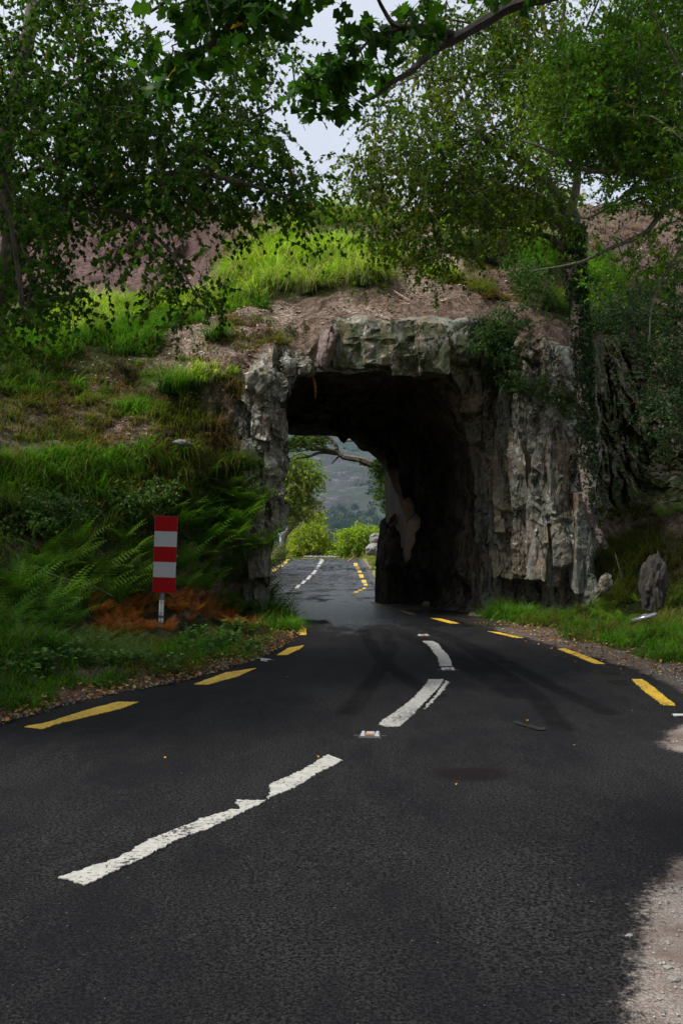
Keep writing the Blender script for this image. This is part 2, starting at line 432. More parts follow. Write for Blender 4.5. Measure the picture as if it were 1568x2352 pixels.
def slabs(p, sc, seed, lean=.12):
    """steeply bedded slabs: each bed stands at its own depth and is broken across at its own heights"""
    u = (p[..., 0] + lean * p[..., 2] + .55 * p[..., 1] * .4 + .22 * fbm(p * np.array([.5, .5, .25]), 2, seed)) * sc
    k = np.floor(u); f = u - k; z = np.zeros_like(k)
    w = p[..., 2] * .34 * sc + 5.7 * hsh(k.astype(np.int64), z.astype(np.int64), z.astype(np.int64), seed) + .35 * f
    j = np.floor(w); g = w - j; K, J = k.astype(np.int64), j.astype(np.int64); Z = z.astype(np.int64)
    h = lambda q: hsh(K, J, Z, seed + q) * 2 - 1
    return h(1) + (f - .5) * h(2) * 1.5 + (g - .5) * h(3) * .9

def rock_disp(p, ay=.30, ax=.10):
    q = p * np.array([1.3, 1.1, .45]) * .8
    v = facets(q, 3) * .55 + .16 * facets(p * np.array([3.6, 3, 2.0]) + 4.2, 17) + .11 * facets(p * np.array([9, 9, 6.]), 29)
    sl = slabs(p, 1.35, 50) * .75 + slabs(p, 3.4, 60, .2) * .36 + slabs(p, 7.5, 70, .05) * .14
    v = v + sl[..., None] * np.array([.55, 1.0, .25])
    f = np.stack([fbm(p * 1.7, 4, 60 + k) for k in range(3)], -1)
    hi = (1 + .5 * sstep(2.8, 3.6, p[..., 0]))[..., None]
    return v * hi * np.array([ax, ay, ax]) * .85 + f * np.array([ax, ay, ax]) * .22

def surf(px, py, raw=False):
    px = np.asarray(px, float); py = np.asarray(py, float)
    sh = px.shape; px = px.ravel(); py = py.ravel()
    p = P3(px, py, depth(px, py))
    ra = rock_amt(px, py)[:, None]
    soft = np.stack([fbm(p * .8, 4, 80 + k) for k in range(3)], -1) * np.array([.07, .20, .20]) + \
        np.stack([fbm(p * 3.1, 3, 90 + k) for k in range(3)], -1) * .065
    calm = 1 - .72 * (sstep(715, 765, px) * sstep(1110, 1050, px) * sstep(905, 880, py) * sstep(690, 720, py))[:, None]
    p = p + rock_disp(p) * ra * calm + soft * (1 - ra)
    # meet the road: never above it inside its borders, never below it outside
    x, y = p[:, 0], p[:, 1]
    sin = np.minimum(x - xl(y), xf(y) - x); near = (y < 22.5)
    z = p[:, 2]
    z = np.where(near & (sin > 0) & (z < .55) & ((ra[:, 0] < .5) | (sin > .7)), np.minimum(z, -.03 - .5 * sin), z)
    s_ = np.maximum(-sin, 0); lo = -.03 + .10 * np.minimum(s_, 1.0); wv = sstep(0, .9, s_)
    z = np.where(near & (sin <= 0) & (z < 1.2), np.maximum(z * wv + lo * (1 - wv), lo), z)
    p[:, 2] = z
    return p.reshape(sh + (3,))

# ---- hillside + cliff sheet
def rock_slabs():
    import bmesh
    r = random.Random(21); out = []
    def block(px, py, w, h, dp, rz=0, rx=0, ry=0, li=.5, mo=.3, proud=.10, jit=.13, rg=1.0):
        p = surf(np.array([px]), np.array([py]))[0]
        bm = bmesh.new()
        for sx in (-1, 1):
            for sy in (-1, 1):
                for t, sc in ((-1, .92), (-.35, 1.0), (.3, 1.0), (1, r.uniform(.45, .85))):
                    bm.verts.new((sx * w / 2 * sc * (1 + r.uniform(-jit, jit)) + r.uniform(-.3, .3) * w * (abs(t) == 1) * jit * 2, sy * dp / 2 * sc * (1 + r.uniform(-jit, jit) * 1.6), t * h / 2 * (1 + r.uniform(-jit, jit) * (abs(t) == 1))))
        res = bmesh.ops.convex_hull(bm, input=bm.verts)
        bmesh.ops.delete(bm, geom=[v for v in bm.verts if not v.link_faces], context='VERTS')
        bmesh.ops.dissolve_limit(bm, angle_limit=.06, verts=bm.verts, edges=bm.edges)
        bmesh.ops.bevel(bm, geom=[e for e in bm.edges if r.random() < .6], offset=.012 + .02 * r.random(), segments=1, affect='EDGES')
        bmesh.ops.triangulate(bm, faces=bm.faces)
        bmesh.ops.subdivide_edges(bm, edges=bm.edges, cuts=1); bmesh.ops.triangulate(bm, faces=bm.faces)
        bmesh.ops.subdivide_edges(bm, edges=[e for e in bm.edges if e.calc_length() > .12], cuts=2); bmesh.ops.triangulate(bm, faces=bm.faces)
        bm.verts.ensure_lookup_table(); bm.verts.index_update()
        V = np.array([v.co[:] for v in bm.verts]); f = np.array([[v.index for v in q.verts] for q in bm.faces]); bm.free()
        M = (Matrix.Rotation(rz, 3, 'Z') @ Matrix.Rotation(rx, 3, 'X') @ Matrix.Rotation(ry, 3, 'Y'))
        V = V @ np.array(M).T + p + np.array([0, dp / 2 - proud, 0])
        V = V + .05 * rg * slabs(V, 4.5, 90)[:, None] * np.array([.2, 1, .2]) + .018 * facets(V * 7, 33)
        me = mk_mesh('rock_slab', V, [f], [ROCK], attrs={'lichen': np.full(len(V), li), 'moss': np.full(len(V), mo)})
        out.append(link('rock_slab', me))
    # right pier: tall slabs standing side by side
    for row, (y0, hh, li) in enumerate([(850, 1.0, 1.0), (960, 1.5, 1.0), (1090, 1.7, .75), (1215, 1.8, .45), (1325, 1.35, .35), (1372, 1.2, .3)]):
        for k in range(8):
            px = 1128 + k * 31 + r.uniform(-8, 8) + (row % 2) * 12
            if row == 0 and px < 1200 or px > 1362: continue
            w = r.uniform(.26, .46); block(px, y0 + r.uniform(-22, 22), w, hh * r.uniform(.8, 1.25), r.uniform(.28, .45), r.uniform(-.45, .35), r.uniform(-.09, .05), r.uniform(-.10, .06), li * r.uniform(.45, 1.05) * (1 if px > 1180 else .5), .3, r.uniform(.05, .22))
    # turning into the tunnel: narrower, facing the road
    for k, (px, py, h) in enumerate([(1112, 1060, 1.2), (1118, 1180, 1.5), (1108, 1290, 1.4), (1090, 1360, .9), (1098, 960, 1.0), (1080, 900, .8)]):
        block(px, py, .32, h, .42, .7, 0, -.05, .2, .3, .08)
    # left pier
    for px, py, w, h, li in [(566, 965, .34, .85, .8), (604, 950, .34, 1.0, .9), (628, 1010, .30, 1.0, .6), (575, 1070, .34, 1.1, .6), (612, 1095, .32, 1.0, .5), (590, 1180, .40, 1.1, .4), (625, 1170, .32, .9, .35), (600, 1275, .34, .9, .3), (596, 1350, .36, .9, .2), (606, 1320, .32, 1.0, .25), (590, 1400, .36, .8, .15), (575, 1330, .34, 1.0, .2), (556, 1160, .3, .9, .4)]:
        block(px, py, w, h, .4, r.uniform(-.3, .4), r.uniform(-.08, .04), r.uniform(-.12, .05), li, .35, .10)
    # shoulder of the arch
    for px, py, w, h, ry in [(606, 868, .55, .42, -.5), (650, 842, .5, .42, -.3), (700, 838, .42, .36, -.1), (640, 890, .36, .5, .1)]:
        block(px, py, w, h, .4, r.uniform(-.2, .2), .1, ry, .65, .35, .12)
    # lintel blocks
    for px, w, h, li in [(808, .66, .98, .45), (868, .60, 1.0, .4), (930, .62, 1.02, .35), (992, .62, 1.0, .3), (1048, .50, .80, .2), (1078, .4, .6, .1)]:
        block(px, 795 + r.uniform(-6, 6), w * 1.08, h * r.uniform(.88, 1.08), .5, r.uniform(-.14, .14), r.uniform(-.06, .06), r.uniform(-.07, .07), li, .8, .13, .11, .5)
    return out

def build_hill():
    SX = [-420, 0, 300, 400, 480, 540, 600, 680, 740, 830, 900, 1000, 1100, 1200, 1300, 1600, 2000]
    SY = [430, 450, 468, 464, 462, 470, 492, 488, 486, 474, 480, 484, 488, 482, 476, 470, 450]
    nx, ny = 720, 430
    gx = np.linspace(-420, 1990, nx); v = np.linspace(0, 1, ny)
    top = np.interp(gx, SX, SY) + 3 * np.sin(gx * .05) + 2.5 * np.sin(gx * .13)
    PX = np.tile(gx, (ny, 1)); PY = top[None] + (1840 - top[None]) * v[:, None]
    ins = inpoly(PX, PY, PORTAL)
    idx = np.arange(nx * ny).reshape(ny, nx)
    quad = np.stack([idx[:-1, :-1], idx[1:, :-1], idx[1:, 1:], idx[:-1, 1:]], -1).reshape(-1, 4)
    fi = ins.ravel()[quad]; keep = ~fi.all(1)
    used_in = np.unique(quad[keep][fi[keep]])
    c, _ = nearest_on(PORTAL, PX.ravel()[used_in], PY.ravel()[used_in])
    px, py = PX.ravel().copy(), PY.ravel().copy(); px[used_in] = c[:, 0]; py[used_in] = c[:, 1]
    V = surf(px, py)
    x, y = V[:, 0], V[:, 1]; s_in = np.minimum(x - xl(y), xf(y) - x)
    deep = (s_in > .35) & (y < 22.5) & (V[:, 2] < .3) | (py > 1385) & (px > 640) & (px < 1075) & (s_in > -.1)
    keep &= ~deep[quad].all(1)
    foot = ((PY.ravel() > 1380) & (PX.ravel() > 625) & (PX.ravel() < 1058)); keep &= ~foot[quad].any(1)
    quad = quad[keep]
    # attributes
    def ell(cx, cy, rx, ry, soft=.35):
        d = np.sqrt(((px - cx) / rx) ** 2 + ((py - cy) / ry) ** 2); return sstep(1 + soft, 1 - soft, d)
    pur = np.maximum.reduce([ell(430, 560, 130, 95), ell(200, 590, 230, 95), ell(60, 640, 200, 90), ell(-200, 600, 300, 150), ell(1430, 590, 140, 75), ell(1150, 655, 70, 30), ell(1480, 640, 120, 50), ell(460, 770, 120, 45) * .7])
    pale = np.maximum.reduce([ell(600, 720, 75, 30), ell(480, 790, 110, 45) * .75, ell(980, 650, 55, 22), ell(840, 722, 60, 18), ell(960, 560, 45, 16), ell(1080, 520, 50, 12),
                              ell(330, 1015, 55, 22) * .9, ell(420, 1015, 25, 14), ell(700, 548, 30, 10), ell(820, 700, 40, 18) * .7, ell(300, 880, 90, 45) * .45, ell(1010, 600, 60, 25) * .8])
    grn = np.maximum.reduce([ell(700, 610, 190, 75), ell(760, 505, 150, 28), ell(430, 690, 130, 35), ell(160, 780, 220, 90), ell(1110, 570, 110, 45), ell(1080, 510, 90, 25) * .6,
                             ell(250, 1150, 420, 130) * .8, ell(150, 1400, 300, 150) * .7, ell(460, 1480, 220, 60) * .7, ell(1460, 1400, 220, 130) * .75, ell(1400, 720, 160, 60) * .75, ell(1250, 660, 80, 70) * .8, ell(1450, 1000, 160, 180) * .55, ell(420, 930, 110, 70) * .6])
    pale = pale * (1 - .4 * grn); grn = grn * (1 - .6 * pale)
    lich = np.clip(.08 + .72 * np.maximum.reduce([ell(600, 1000, 75, 190), ell(640, 850, 85, 60), ell(890, 800, 190, 60) * .65, ell(1280, 950, 90, 200) * 1.1, ell(1290, 1150, 80, 150) * 1.0, ell(1180, 1020, 60, 120) * .5, ell(1350, 1350, 70, 60) * .8]), 0, 1)
    moss = np.clip(.25 + np.maximum.reduce([ell(1150, 850, 90, 100) * .8, ell(1000, 790, 80, 40) * .4, ell(1250, 920, 80, 40), ell(1170, 1000, 40, 120) * .6]), 0, 1)
    colr = np.stack([pur, grn, pale], -1)
    fc = quad
    mx_, my_ = px[fc].mean(1), py[fc].mean(1)
    isrock = inpoly(mx_, my_, ROCKP)
    iscliff = inpoly(mx_, my_, CLIFFP) & ~isrock
    isgrd = ~isrock & ~iscliff
    def sub(fs, *arrs):
        u, inv = np.unique(fs, return_inverse=True); return [a_[u] for a_ in arrs] + [inv.reshape(fs.shape)]
    # back of the hill: over the ridge and down to the ground behind
    T = V[:nx]; rows = [T]
    for k, (dy, dz) in enumerate([(.6, -.05), (1.3, -.3), (2.0, -.9), (2.6, -2.0), (3.0, -3.5)]): rows.append(T + np.array([0, dy, dz]))
    for zt in (5.6, 3.5, 1.5, -1.2):
        r = T + np.array([0, 3.4, 0]); r[:, 2] = np.minimum(rows[-1][:, 2] - .2, zt); rows.append(r)
    Bk = np.concatenate(rows[0:]); nb = len(rows)
    ib = np.arange(nb * nx).reshape(nb, nx)
    qb = np.stack([ib[:-1, 1:], ib[1:, 1:], ib[1:, :-1], ib[:-1, :-1]], -1)
    ok = np.ones((nb - 1, nx - 1), bool); xm = (T[:-1, 0] + T[1:, 0]) / 2
    ok[6:, :] = ~((xm > -5.4) & (xm < 2.8))[None]
    qb = qb[ok]
    hv, hc, hf = sub(fc[isgrd], V, colr)
    n0 = len(hv); bc = np.zeros((len(Bk), 3)); bc[:, 1] = .6
    me = mk_mesh('hillside', np.concatenate([hv, Bk]), [np.concatenate([hf, qb + n0])], [HILL], np.concatenate([hc, bc]), smooth=True)
    tag(link('hillside', me), kind='structure')
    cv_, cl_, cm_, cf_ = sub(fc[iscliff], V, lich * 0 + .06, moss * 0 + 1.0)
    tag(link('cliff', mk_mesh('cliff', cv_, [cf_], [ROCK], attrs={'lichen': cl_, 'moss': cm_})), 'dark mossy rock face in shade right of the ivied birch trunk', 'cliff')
    rv, rl, rm, rf = sub(fc[isrock], V, lich, moss)
    root = empty('rock_tunnel', (0, 20.5, 0), 'rough rock arch carrying the hill over the road, lichened pier on each side', 'rock tunnel')
    me = mk_mesh('rock_face', rv, [rf], [ROCK], attrs={'lichen': rl, 'moss': rm})
    o = link('rock_face', me)
    # ---- lining from the front portal to the back one
    A = spline(np.array(PORTAL, float), 260)
    fa = surf(A[:, 0], A[:, 1])
    p0 = P3(A[:, 0], A[:, 1], depth(A[:, 0], A[:, 1]))
    back = [(-3.75, 28.6, -.4), (-3.95, 28.6, 1), (-4.0, 28.6, 2.3), (-3.75, 28.6, 3.6), (-3.0, 28.6, 4.35)]
    back += [tuple(P3(*q)) for q in [(640, 998, 28.6), (690, 1000, 28.6), (740, 1001, 28.6), (775, 1003, 28.6), (790, 1018, 28.4), (800, 1006, 28.4), (812, 1012, 28.4), (828, 1030, 28.2), (848, 1040, 28), (868, 1056, 27.8), (880, 1072, 27.6), (890, 1092, 27.3), (893, 1120, 27), (892, 1160, 26.8), (886, 1185, 26.7), (876, 1195, 26.6), (870, 1230, 26.5), (864, 1290, 26.4), (862, 1340, 26.3), (861, 1392, 26.2)]]
    # match the arc positions: left foot..top-left corner..top-right..right foot
    B = np.array(back)
    keyA = [0, 13 / 28, 19 / 28, 1.0]; keyB = [0, 5 / 24, 12 / 24, 1.0]
    tb = np.interp(np.linspace(0, 1, 260), keyA, keyB)
    Bs = spline(B, 1001)[(tb * 1000).astype(int)]
    nr = 70; ring = []; 
    d0 = fa - p0
    for k in range(nr):
        t = k / (nr - 1)
        base = p0 * (1 - t) + Bs * t
        # walls bow a little so the jambs hide the far ones
        dv = rock_disp(base, .22, .20)
        w = sstep(0, .12, t)
        e_ = 1 - .75 * sstep(.86, 1, t)
        ring.append(base + (d0 * (1 - w) + dv * w) * e_)
    flange = surf(A[:, 0], A[:, 1]); cen = np.array([850., 1150.]); Ax = A + (A - cen) / np.linalg.norm(A - cen, axis=1)[:, None] * 14
    fl = surf(Ax[:, 0], Ax[:, 1]) + np.array([0, .12, 0])
    ring = [fl, fa] + ring[1:]
    RV = np.concatenate(ring); m = len(A); ir = np.arange(len(ring) * m).reshape(len(ring), m)
    q = np.stack([ir[:-1, :-1], ir[:-1, 1:], ir[1:, 1:], ir[1:, :-1]], -1).reshape(-1, 4)
    li = np.concatenate([np.full(m, .02 + .12 * abs(2 * k / len(ring) - 1)) for k in range(len(ring))])
    o2 = link('tunnel_lining', mk_mesh('tunnel_lining', RV, [q], [SHADE_ROCK], attrs={'lichen': li, 'painted_day': np.concatenate([sstep(.42, .0, k / len(ring)) * (.25 + .75 * sstep(.62, .80, np.linspace(0, 1, m))) + 1.0 * sstep(.70, .95, k / len(ring)) * sstep(.7, .8, np.linspace(0, 1, m)) for k in range(len(ring))])}))  # mask lightens mouth and rear right wall: daylight painted into lining colour
    # back jamb closing face
    bf = np.concatenate([Bs, Bs + (Bs - np.array([-1.2, 27, 2])) * np.array([.5, 0, .5]) + np.array([0, .5, 0])])
    ib2 = np.arange(2 * m).reshape(2, m)
    q2 = np.stack([ib2[0, :-1], ib2[0, 1:], ib2[1, 1:], ib2[1, :-1]], -1)
    o3 = link('rear_face', mk_mesh('rear_face', bf, [q2], [ROCK], attrs={'lichen': np.full(2 * m, .5), 'moss': np.full(2 * m, .5)}))
    # smooth pale slab on the right wall
    rg = np.array(ring)   # (ring, m, 3)
    sl = N('slab_rock'); c = sl.mix(sl.ramp(sl.noise(4, 5, stretch=(1, 1, .3)), .4, .6), (.36, .235, .15), (.22, .165, .125))
    c = sl.mix(sl.ramp(sl.voro(.9, (1, 1, .25), 'DISTANCE_TO_EDGE'), 0, .02, .8, 0), c, (.03, .025, .02))
    sl.color(c).rough(.6).bump(sl.noise(20, 4), .3, .01)
    poly = [(893, 1078), (900, 1090), (909, 1112), (925, 1150), (941, 1195), (946, 1240), (944, 1285), (934, 1300), (926, 1315), (918, 1290), (900, 1241), (893, 1180)]
    pts = []
    for (a_, b_) in poly:      # on the wall: between (1.05,26.9) and (2.45,22)
        s = (a_ - CX) / F; x0, y0, x1, y1 = 1.10, 26.75, 2.30, 22.4
        t = (s * y0 - x0) / ((x1 - x0) - s * (y1 - y0)); yy = y0 + t * (y1 - y0)
        pts.append(P3(a_, b_, yy))
    pts = np.array(pts); nrm = np.array([-.95, -.3, 0]); Vs = np.concatenate([pts + nrm * .10, pts - nrm * .3]); n_ = len(pts)
    mb = MB(); mb.add(Vs, [tuple(range(n_)), tuple(range(n_, 2 * n_))[::-1]] + [(i, (i + 1) % n_, n_ + (i + 1) % n_, n_ + i) for i in range(n_)])
    o4 = mb.build('smooth_slab', sl.m); tag(o4, 'smooth pale brown slab on the right wall')
    rebase([o, o2, o3, o4] + rock_slabs(), root)
build_hill()

# ------------------------------------------------------------------ road, gravel, ground beyond
def mat_road():
    m = N('asphalt')
    fine = m.noise(60, 6, .85, seed=1); mid = m.noise(1.1, 6, .7, stretch=(1.3, .5, 1), seed=2); agg = m.voro(95, seed=3)
    c = m.mix(m.ramp(fine, .42, .60), (.0006, .0006, .0008), (.040, .039, .040))
    c = m.mix(m.ramp(mid, .32, .68, 0, .8), c, (.006, .0062, .008))
    stone = m.math('MULTIPLY', m.ramp(m.noise(48, 2, .5, seed=5), .725, .745), .6)
    c = m.mix(stone, c, (.16, .16, .155))
    c = m.mix(m.math('MULTIPLY', m.attr('tyre'), m.ramp(m.noise(3, 4, seed=6), .3, .7, .35, 1)), c, (.0025, .0025, .0028))
    dust = m.ramp(m.math('ADD', m.attr('gravel'), m.math('ADD', m.math('MULTIPLY', m.math('SUBTRACT', m.noise(2.2, 5, .6, seed=7), .5), .9), m.math('MULTIPLY', m.math('SUBTRACT', m.noise(30, 6, .85, seed=8), .5), 1.2))), .42, .75)
    gv = m.mix(m.ramp(m.noise(110, 4, .8, seed=9), .35, .65), (.10, .082, .072), (.33, .285, .255))
    gv = m.mix(m.ramp(m.noise(2.5, 4, seed=10), .4, .65), gv, (.13, .095, .08))
    gv2 = m.mix(m.ramp(m.noise(60, 4, .8, seed=12), .4, .6), (.035, .026, .021), (.13, .11, .10))
    gv = m.mix(m.ramp(m.attr('dirt'), .3, .7), gv, gv2)
    c = m.mix(dust, c, gv)
    wetf = m.math('ADD', m.attr('wet'), m.math('MULTIPLY', m.math('SUBTRACT', m.noise(1.4, 6, .7, stretch=(2.2, .8, 1), seed=20), .5), 1.1))
    c = m.mix(m.ramp(wetf, .35, .65, 0, .75), c, (.006, .006, .007))
    st = m.attr('stain'); c = m.mix(m.math('MULTIPLY', st, .85), c, (.008, .005, .006))
    m.color(c)
    r = m.mix(m.ramp(wetf, .35, .65), (.8, .8, .8), (.26, .26, .26))
    m.l(r, m.b.inputs['Roughness']); m.l(m.math('MULTIPLY', m.ramp(wetf, .35, .65, .07, .42), m.ramp(m.attr('tyre'), 0, 1, 1, .35)), m.b.inputs['Specular IOR Level'])
    m.bump(m.math('ADD', fine, m.math('MULTIPLY', agg, .5)), .8, .012)
    return m.m
ASPH = mat_road()

def seg_d(P, x, y):
    _, d = nearest_on([tuple(p) for p in P], x.ravel(), y.ravel()); return d.reshape(x.shape)

def build_road():
    ys = [-9.0]
    while ys[-1] < 150: ys.append(ys[-1] + (.5 if ys[-1] < 2.2 else max(.035, ys[-1] * .0085)))
    ys = np.array(ys); u = np.linspace(0, 1, 190)
    x0 = xl(ys) - .45 * (ys < 24) - .3; x1 = np.where(ys < 27, xf(ys) + .45, xf(ys) - .1)
    X = x0[:, None] + (x1 - x0)[:, None] * u[None]; Y = np.repeat(ys[:, None], len(u), 1)
    Z = zroad(Y) + .006 * fbm(np.stack([X, Y, X * 0], -1) * .8, 2)
    # left edge frays into litter, right edge into gravel
    g = sstep(-.28, .30, X - xg(Y)) + 0.0
    gl = sstep(.10, -.25, X - xl(Y))
    farm = (Y > 27)
    g = np.where(farm, sstep(-.05, .25, X - xg(Y)), g)
    # pale dust bite between 6 and 8 m is kept off the asphalt at the lay-by mouth
    gravel = np.maximum(g, gl)
    dirt = np.maximum(gl, sstep(8.6, 9.8, Y) * g)
    tyre = np.zeros(X.shape)
    def W_(pts): return [tuple(hit(a_, b_)[:2]) for a_, b_ in pts]
    for pts, w_, s in [([(1290, 1680), (1230, 1600), (1130, 1530), (1060, 1480), (960, 1440), (860, 1410)], .10, .8),
                       ([(1000, 1600), (930, 1560), (880, 1520), (850, 1480), (830, 1440)], .10, .8),
                       ([(1400, 1640), (1250, 1570), (1120, 1500), (1000, 1450), (900, 1420)], .11, .8),
                       ([(800, 1640), (860, 1560), (900, 1490), (880, 1440), (820, 1400)], .10, .7),
                       ([(1200, 1600), (1060, 1520), (960, 1470), (900, 1450)], .20, .75), ([(1000, 1480), (900, 1445), (820, 1420), (760, 1400)], .14, .6)]:
        d = seg_d(W_(pts), X, Y); tyre = np.maximum(tyre, s * .8 * sstep(w_ * 1.5, w_ * .7, d))
    tyre = np.maximum(tyre, .25 * sstep(15, 17, Y) * (Y < 30))
    pt = np.stack([X, Y * .35, X * 0], -1)
    wet = .22 + .30 * fbm(pt * 1.2, 3, 5) * (1 - .8 * sstep(30, 40, Y)) + .42 * sstep(16, 21, Y) * (1 - .3 * sstep(30, 38, Y)) - .32 * sstep(17.5, 13, Y)
    sx, sy = hit(1080, 1780)[:2]; stain = sstep(1.15, .75, np.sqrt(((X - sx) / .27) ** 2 + ((Y - sy) / .22) ** 2 + .10 * fbm(np.stack([X * 9, Y * 9, X * 0], -1), 3)))
    for (a_, b_, rx, ry) in [(1395, 1548, .20, .22), (1415, 1567, .15, .12), (1440, 1575, .22, .10)]:
        c_ = hit(a_, b_); dm = sstep(1.2, .7, np.sqrt(((X - c_[0]) / rx) ** 2 + ((Y - c_[1]) / ry) ** 2)); tyre = np.maximum(tyre, dm); wet = np.maximum(wet, dm)
    V = np.stack([X, Y, Z], -1).reshape(-1, 3); n1, n2 = X.shape
    i = np.arange(n1 * n2).reshape(n1, n2); q = np.stack([i[:-1, :-1], i[:-1, 1:], i[1:, 1:], i[1:, :-1]], -1).reshape(-1, 4)
    gm = (X - xg(Y)).ravel()[q].mean(1); right = gm > .08
    at = {'gravel': gravel.ravel(), 'dirt': dirt.ravel(), 'tyre': tyre.ravel(), 'wet': wet.ravel(), 'stain': stain.ravel()}
    def part(name, mask):
        f = q[mask]; us, inv = np.unique(f, return_inverse=True)
        return link(name, mk_mesh(name, V[us], [inv.reshape(f.shape)], [ASPH], attrs={k: v[us] for k, v in at.items()}, smooth=True))
    road = tag(part('road', ~right), kind='structure'); tag(part('gravel_verge', right), kind='structure')
    return road
ROAD = build_road()

def far_z(x, y):
    zr = zroad(y); r = x - xf(y); l = xl(y) - x
    up = sstep(0, 3.5, r) * 1.5 * sstep(26, 32, y) * (1 - sstep(80, 105, y)) + .35 * sstep(0, .6, r)
    ul = sstep(0, 5, l) * .7 + .18 * sstep(0, .7, l)
    z = np.where(r > 0, zr + up, np.where(l > 0, zr + ul, zr - .12))
    return z - .03 + .10 * fbm(np.stack([x, y, x * 0], -1) * .5, 3, 3) * ((r > .3) | (l > .3))
def mat_far():
    m = N('verge_ground'); c = m.mix(m.ramp(m.noise(1.5, 6, .7), .35, .65), (.05, .07, .018), (.20, .17, .075))
    m.color(c).rough(.95).bump(m.noise(9, 5), .8, .05); return m.m
def build_far():
    x = np.concatenate([np.linspace(-60, -8, 30), np.linspace(-7.8, 6, 110), np.linspace(6.5, 60, 30)]); y = np.linspace(22.6, 140, 260)
    X, Y = np.meshgrid(x, y); Z = far_z(X, Y)
    hid = (Y < 27.5) & ((X < xl(Y)) | (X > xf(Y)))
    Z = np.where(hid, -.05, Z)
    V = np.stack([X, Y, Z], -1).reshape(-1, 3); n1, n2 = X.shape; i = np.arange(n1 * n2).reshape(n1, n2)
    q = np.stack([i[:-1, :-1], i[:-1, 1:], i[1:, 1:], i[1:, :-1]], -1).reshape(-1, 4)
    tag(link('verge_ground', mk_mesh('verge_ground', V, [q], [mat_far()], smooth=True)), kind='structure')
    # ground sheet to the horizon
    gx = np.concatenate([-np.geomspace(6700, 20, 22), np.linspace(-15, 15, 9), np.geomspace(20, 6700, 22)]); gy = np.concatenate([[-950, -500, -200, -60, -20, 0, 20, 60, 100, 140], np.geomspace(180, 7500, 24)])
    X, Y = np.meshgrid(gx, gy); Z = np.where(Y < 60, -.35, np.interp(Y, [60, 100, 140, 220, 2200, 7500], [-.9, -1.8, -6.5, -13, -75, -80]))
    V = np.stack([X, Y, Z], -1).reshape(-1, 3); n1, n2 = X.shape; i = np.arange(n1 * n2).reshape(n1, n2)
    q = np.stack([i[:-1, :-1], i[:-1, 1:], i[1:, 1:], i[1:, :-1]], -1).reshape(-1, 4)
    tag(link('ground', mk_mesh('ground', V, [q], [mat_far()], smooth=True)), kind='structure')
build_far()

# ---- painted markings: parts of the road
def paint_mat(name, col, thr):
    m = N(name)
    wear = m.math('ADD', m.noise(34, 5, .75, seed=2), m.math('MULTIPLY', m.noise(5, 3, stretch=(1, .4, 1), seed=3), .45))
    c = m.mix(m.ramp(m.noise(12, 5, .7), .3, .7), tuple(v * .72 for v in col), col)
    c = m.mix(m.ramp(wear, thr, thr + .035), c, (.035, .035, .038))
    m.color(c).rough(.6).bump(m.noise(120, 3, .8), .5, .004); return m.m
WHITE = paint_mat('white_paint', (.38, .37, .34), .77); YEL = paint_mat('yellow_paint', (.62, .385, .018), .79)
def marking(name, poly, mat, jag=.005, lift=.005, step=.012):
    P = [hit(a_, b_) for a_, b_ in poly]; out = []
    for k in range(len(P)):
        a_, b_ = P[k], P[(k + 1) % len(P)]; step_ = step * max(1.0, a_[1] / 7); n = max(1, int(np.linalg.norm(b_ - a_) / step_))
        for j in range(n): out.append(a_ + (b_ - a_) * j / n)
    out = np.array(out); nz_ = np.stack([vnoise(out * 23, 3), vnoise(out * 23, 4)], -1) * jag + np.stack([vnoise(out * 70, 5), vnoise(out * 60, 6)], -1) * jag * 2.4
    out[:, :2] += nz_; out[:, 2] = zroad(out[:, 1]) + lift
    from mathutils.geometry import tessellate_polygon
    tri = tessellate_polygon([[Vector(p) for p in out]])
    # skirt keeps it a thin solid film
    n = len(out); low = out.copy(); low[:, 2] -= lift + .001
    me = mk_mesh(name, np.concatenate([out, low]), [np.array(tri), np.array([(i, (i + 1) % n, n + (i + 1) % n, n + i) for i in range(n)])], [mat])
    o = link(name, me, ROAD); return o
marking('centre_dash', [(134.8, 2024.6), (180, 2010), (271.6, 1971.8), (343.6, 1935.8), (406, 1909.4), (440, 1895), (458.8, 1883), (500, 1879), (535, 1868), (552, 1862), (540.4, 1849.4), (580, 1846), (612.4, 1841), (621, 1830), (619.6, 1808.6), (694, 1772.6), (751.6, 1740.4), (785.2, 1748.6), (727.6, 1784.6), (674.8, 1813.4), (624.4, 1837.4), (612.4, 1844.6), (550, 1873.4), (478, 1911.8), (406, 1943), (329.2, 1981.4), (262, 2012.6), (194.8, 2039), (156.4, 2034)], WHITE)
marking('centre_dash', [(869.8, 1668.5), (878.8, 1660.5), (922.8, 1628.5), (950.8, 1602.5), (974.8, 1578.5), (985.8, 1562.5), (1018.8, 1563.5), (1010.8, 1578.5), (982.8, 1606.5), (954.8, 1634.5), (950.8, 1642.5), (932.8, 1660.5), (916.8, 1673.5), (890.8, 1674.5)], WHITE)
marking('paint_sliver', [(1025.8, 1564.5), (1030.8, 1567.5), (1018.8, 1586.5), (998.8, 1608.5), (975, 1630), (982.8, 1619), (1002.8, 1598)], WHITE, jag=.008)
marking('centre_dash', [(969.8, 1474), (992.8, 1474), (1006.8, 1480.5), (1014.8, 1492.5), (1028.8, 1506.5), (1035.8, 1522.5), (1036.4, 1530.5), (1008.8, 1530.5), (1004.8, 1510.5), (994.8, 1499.5), (986.8, 1486.5)], WHITE)
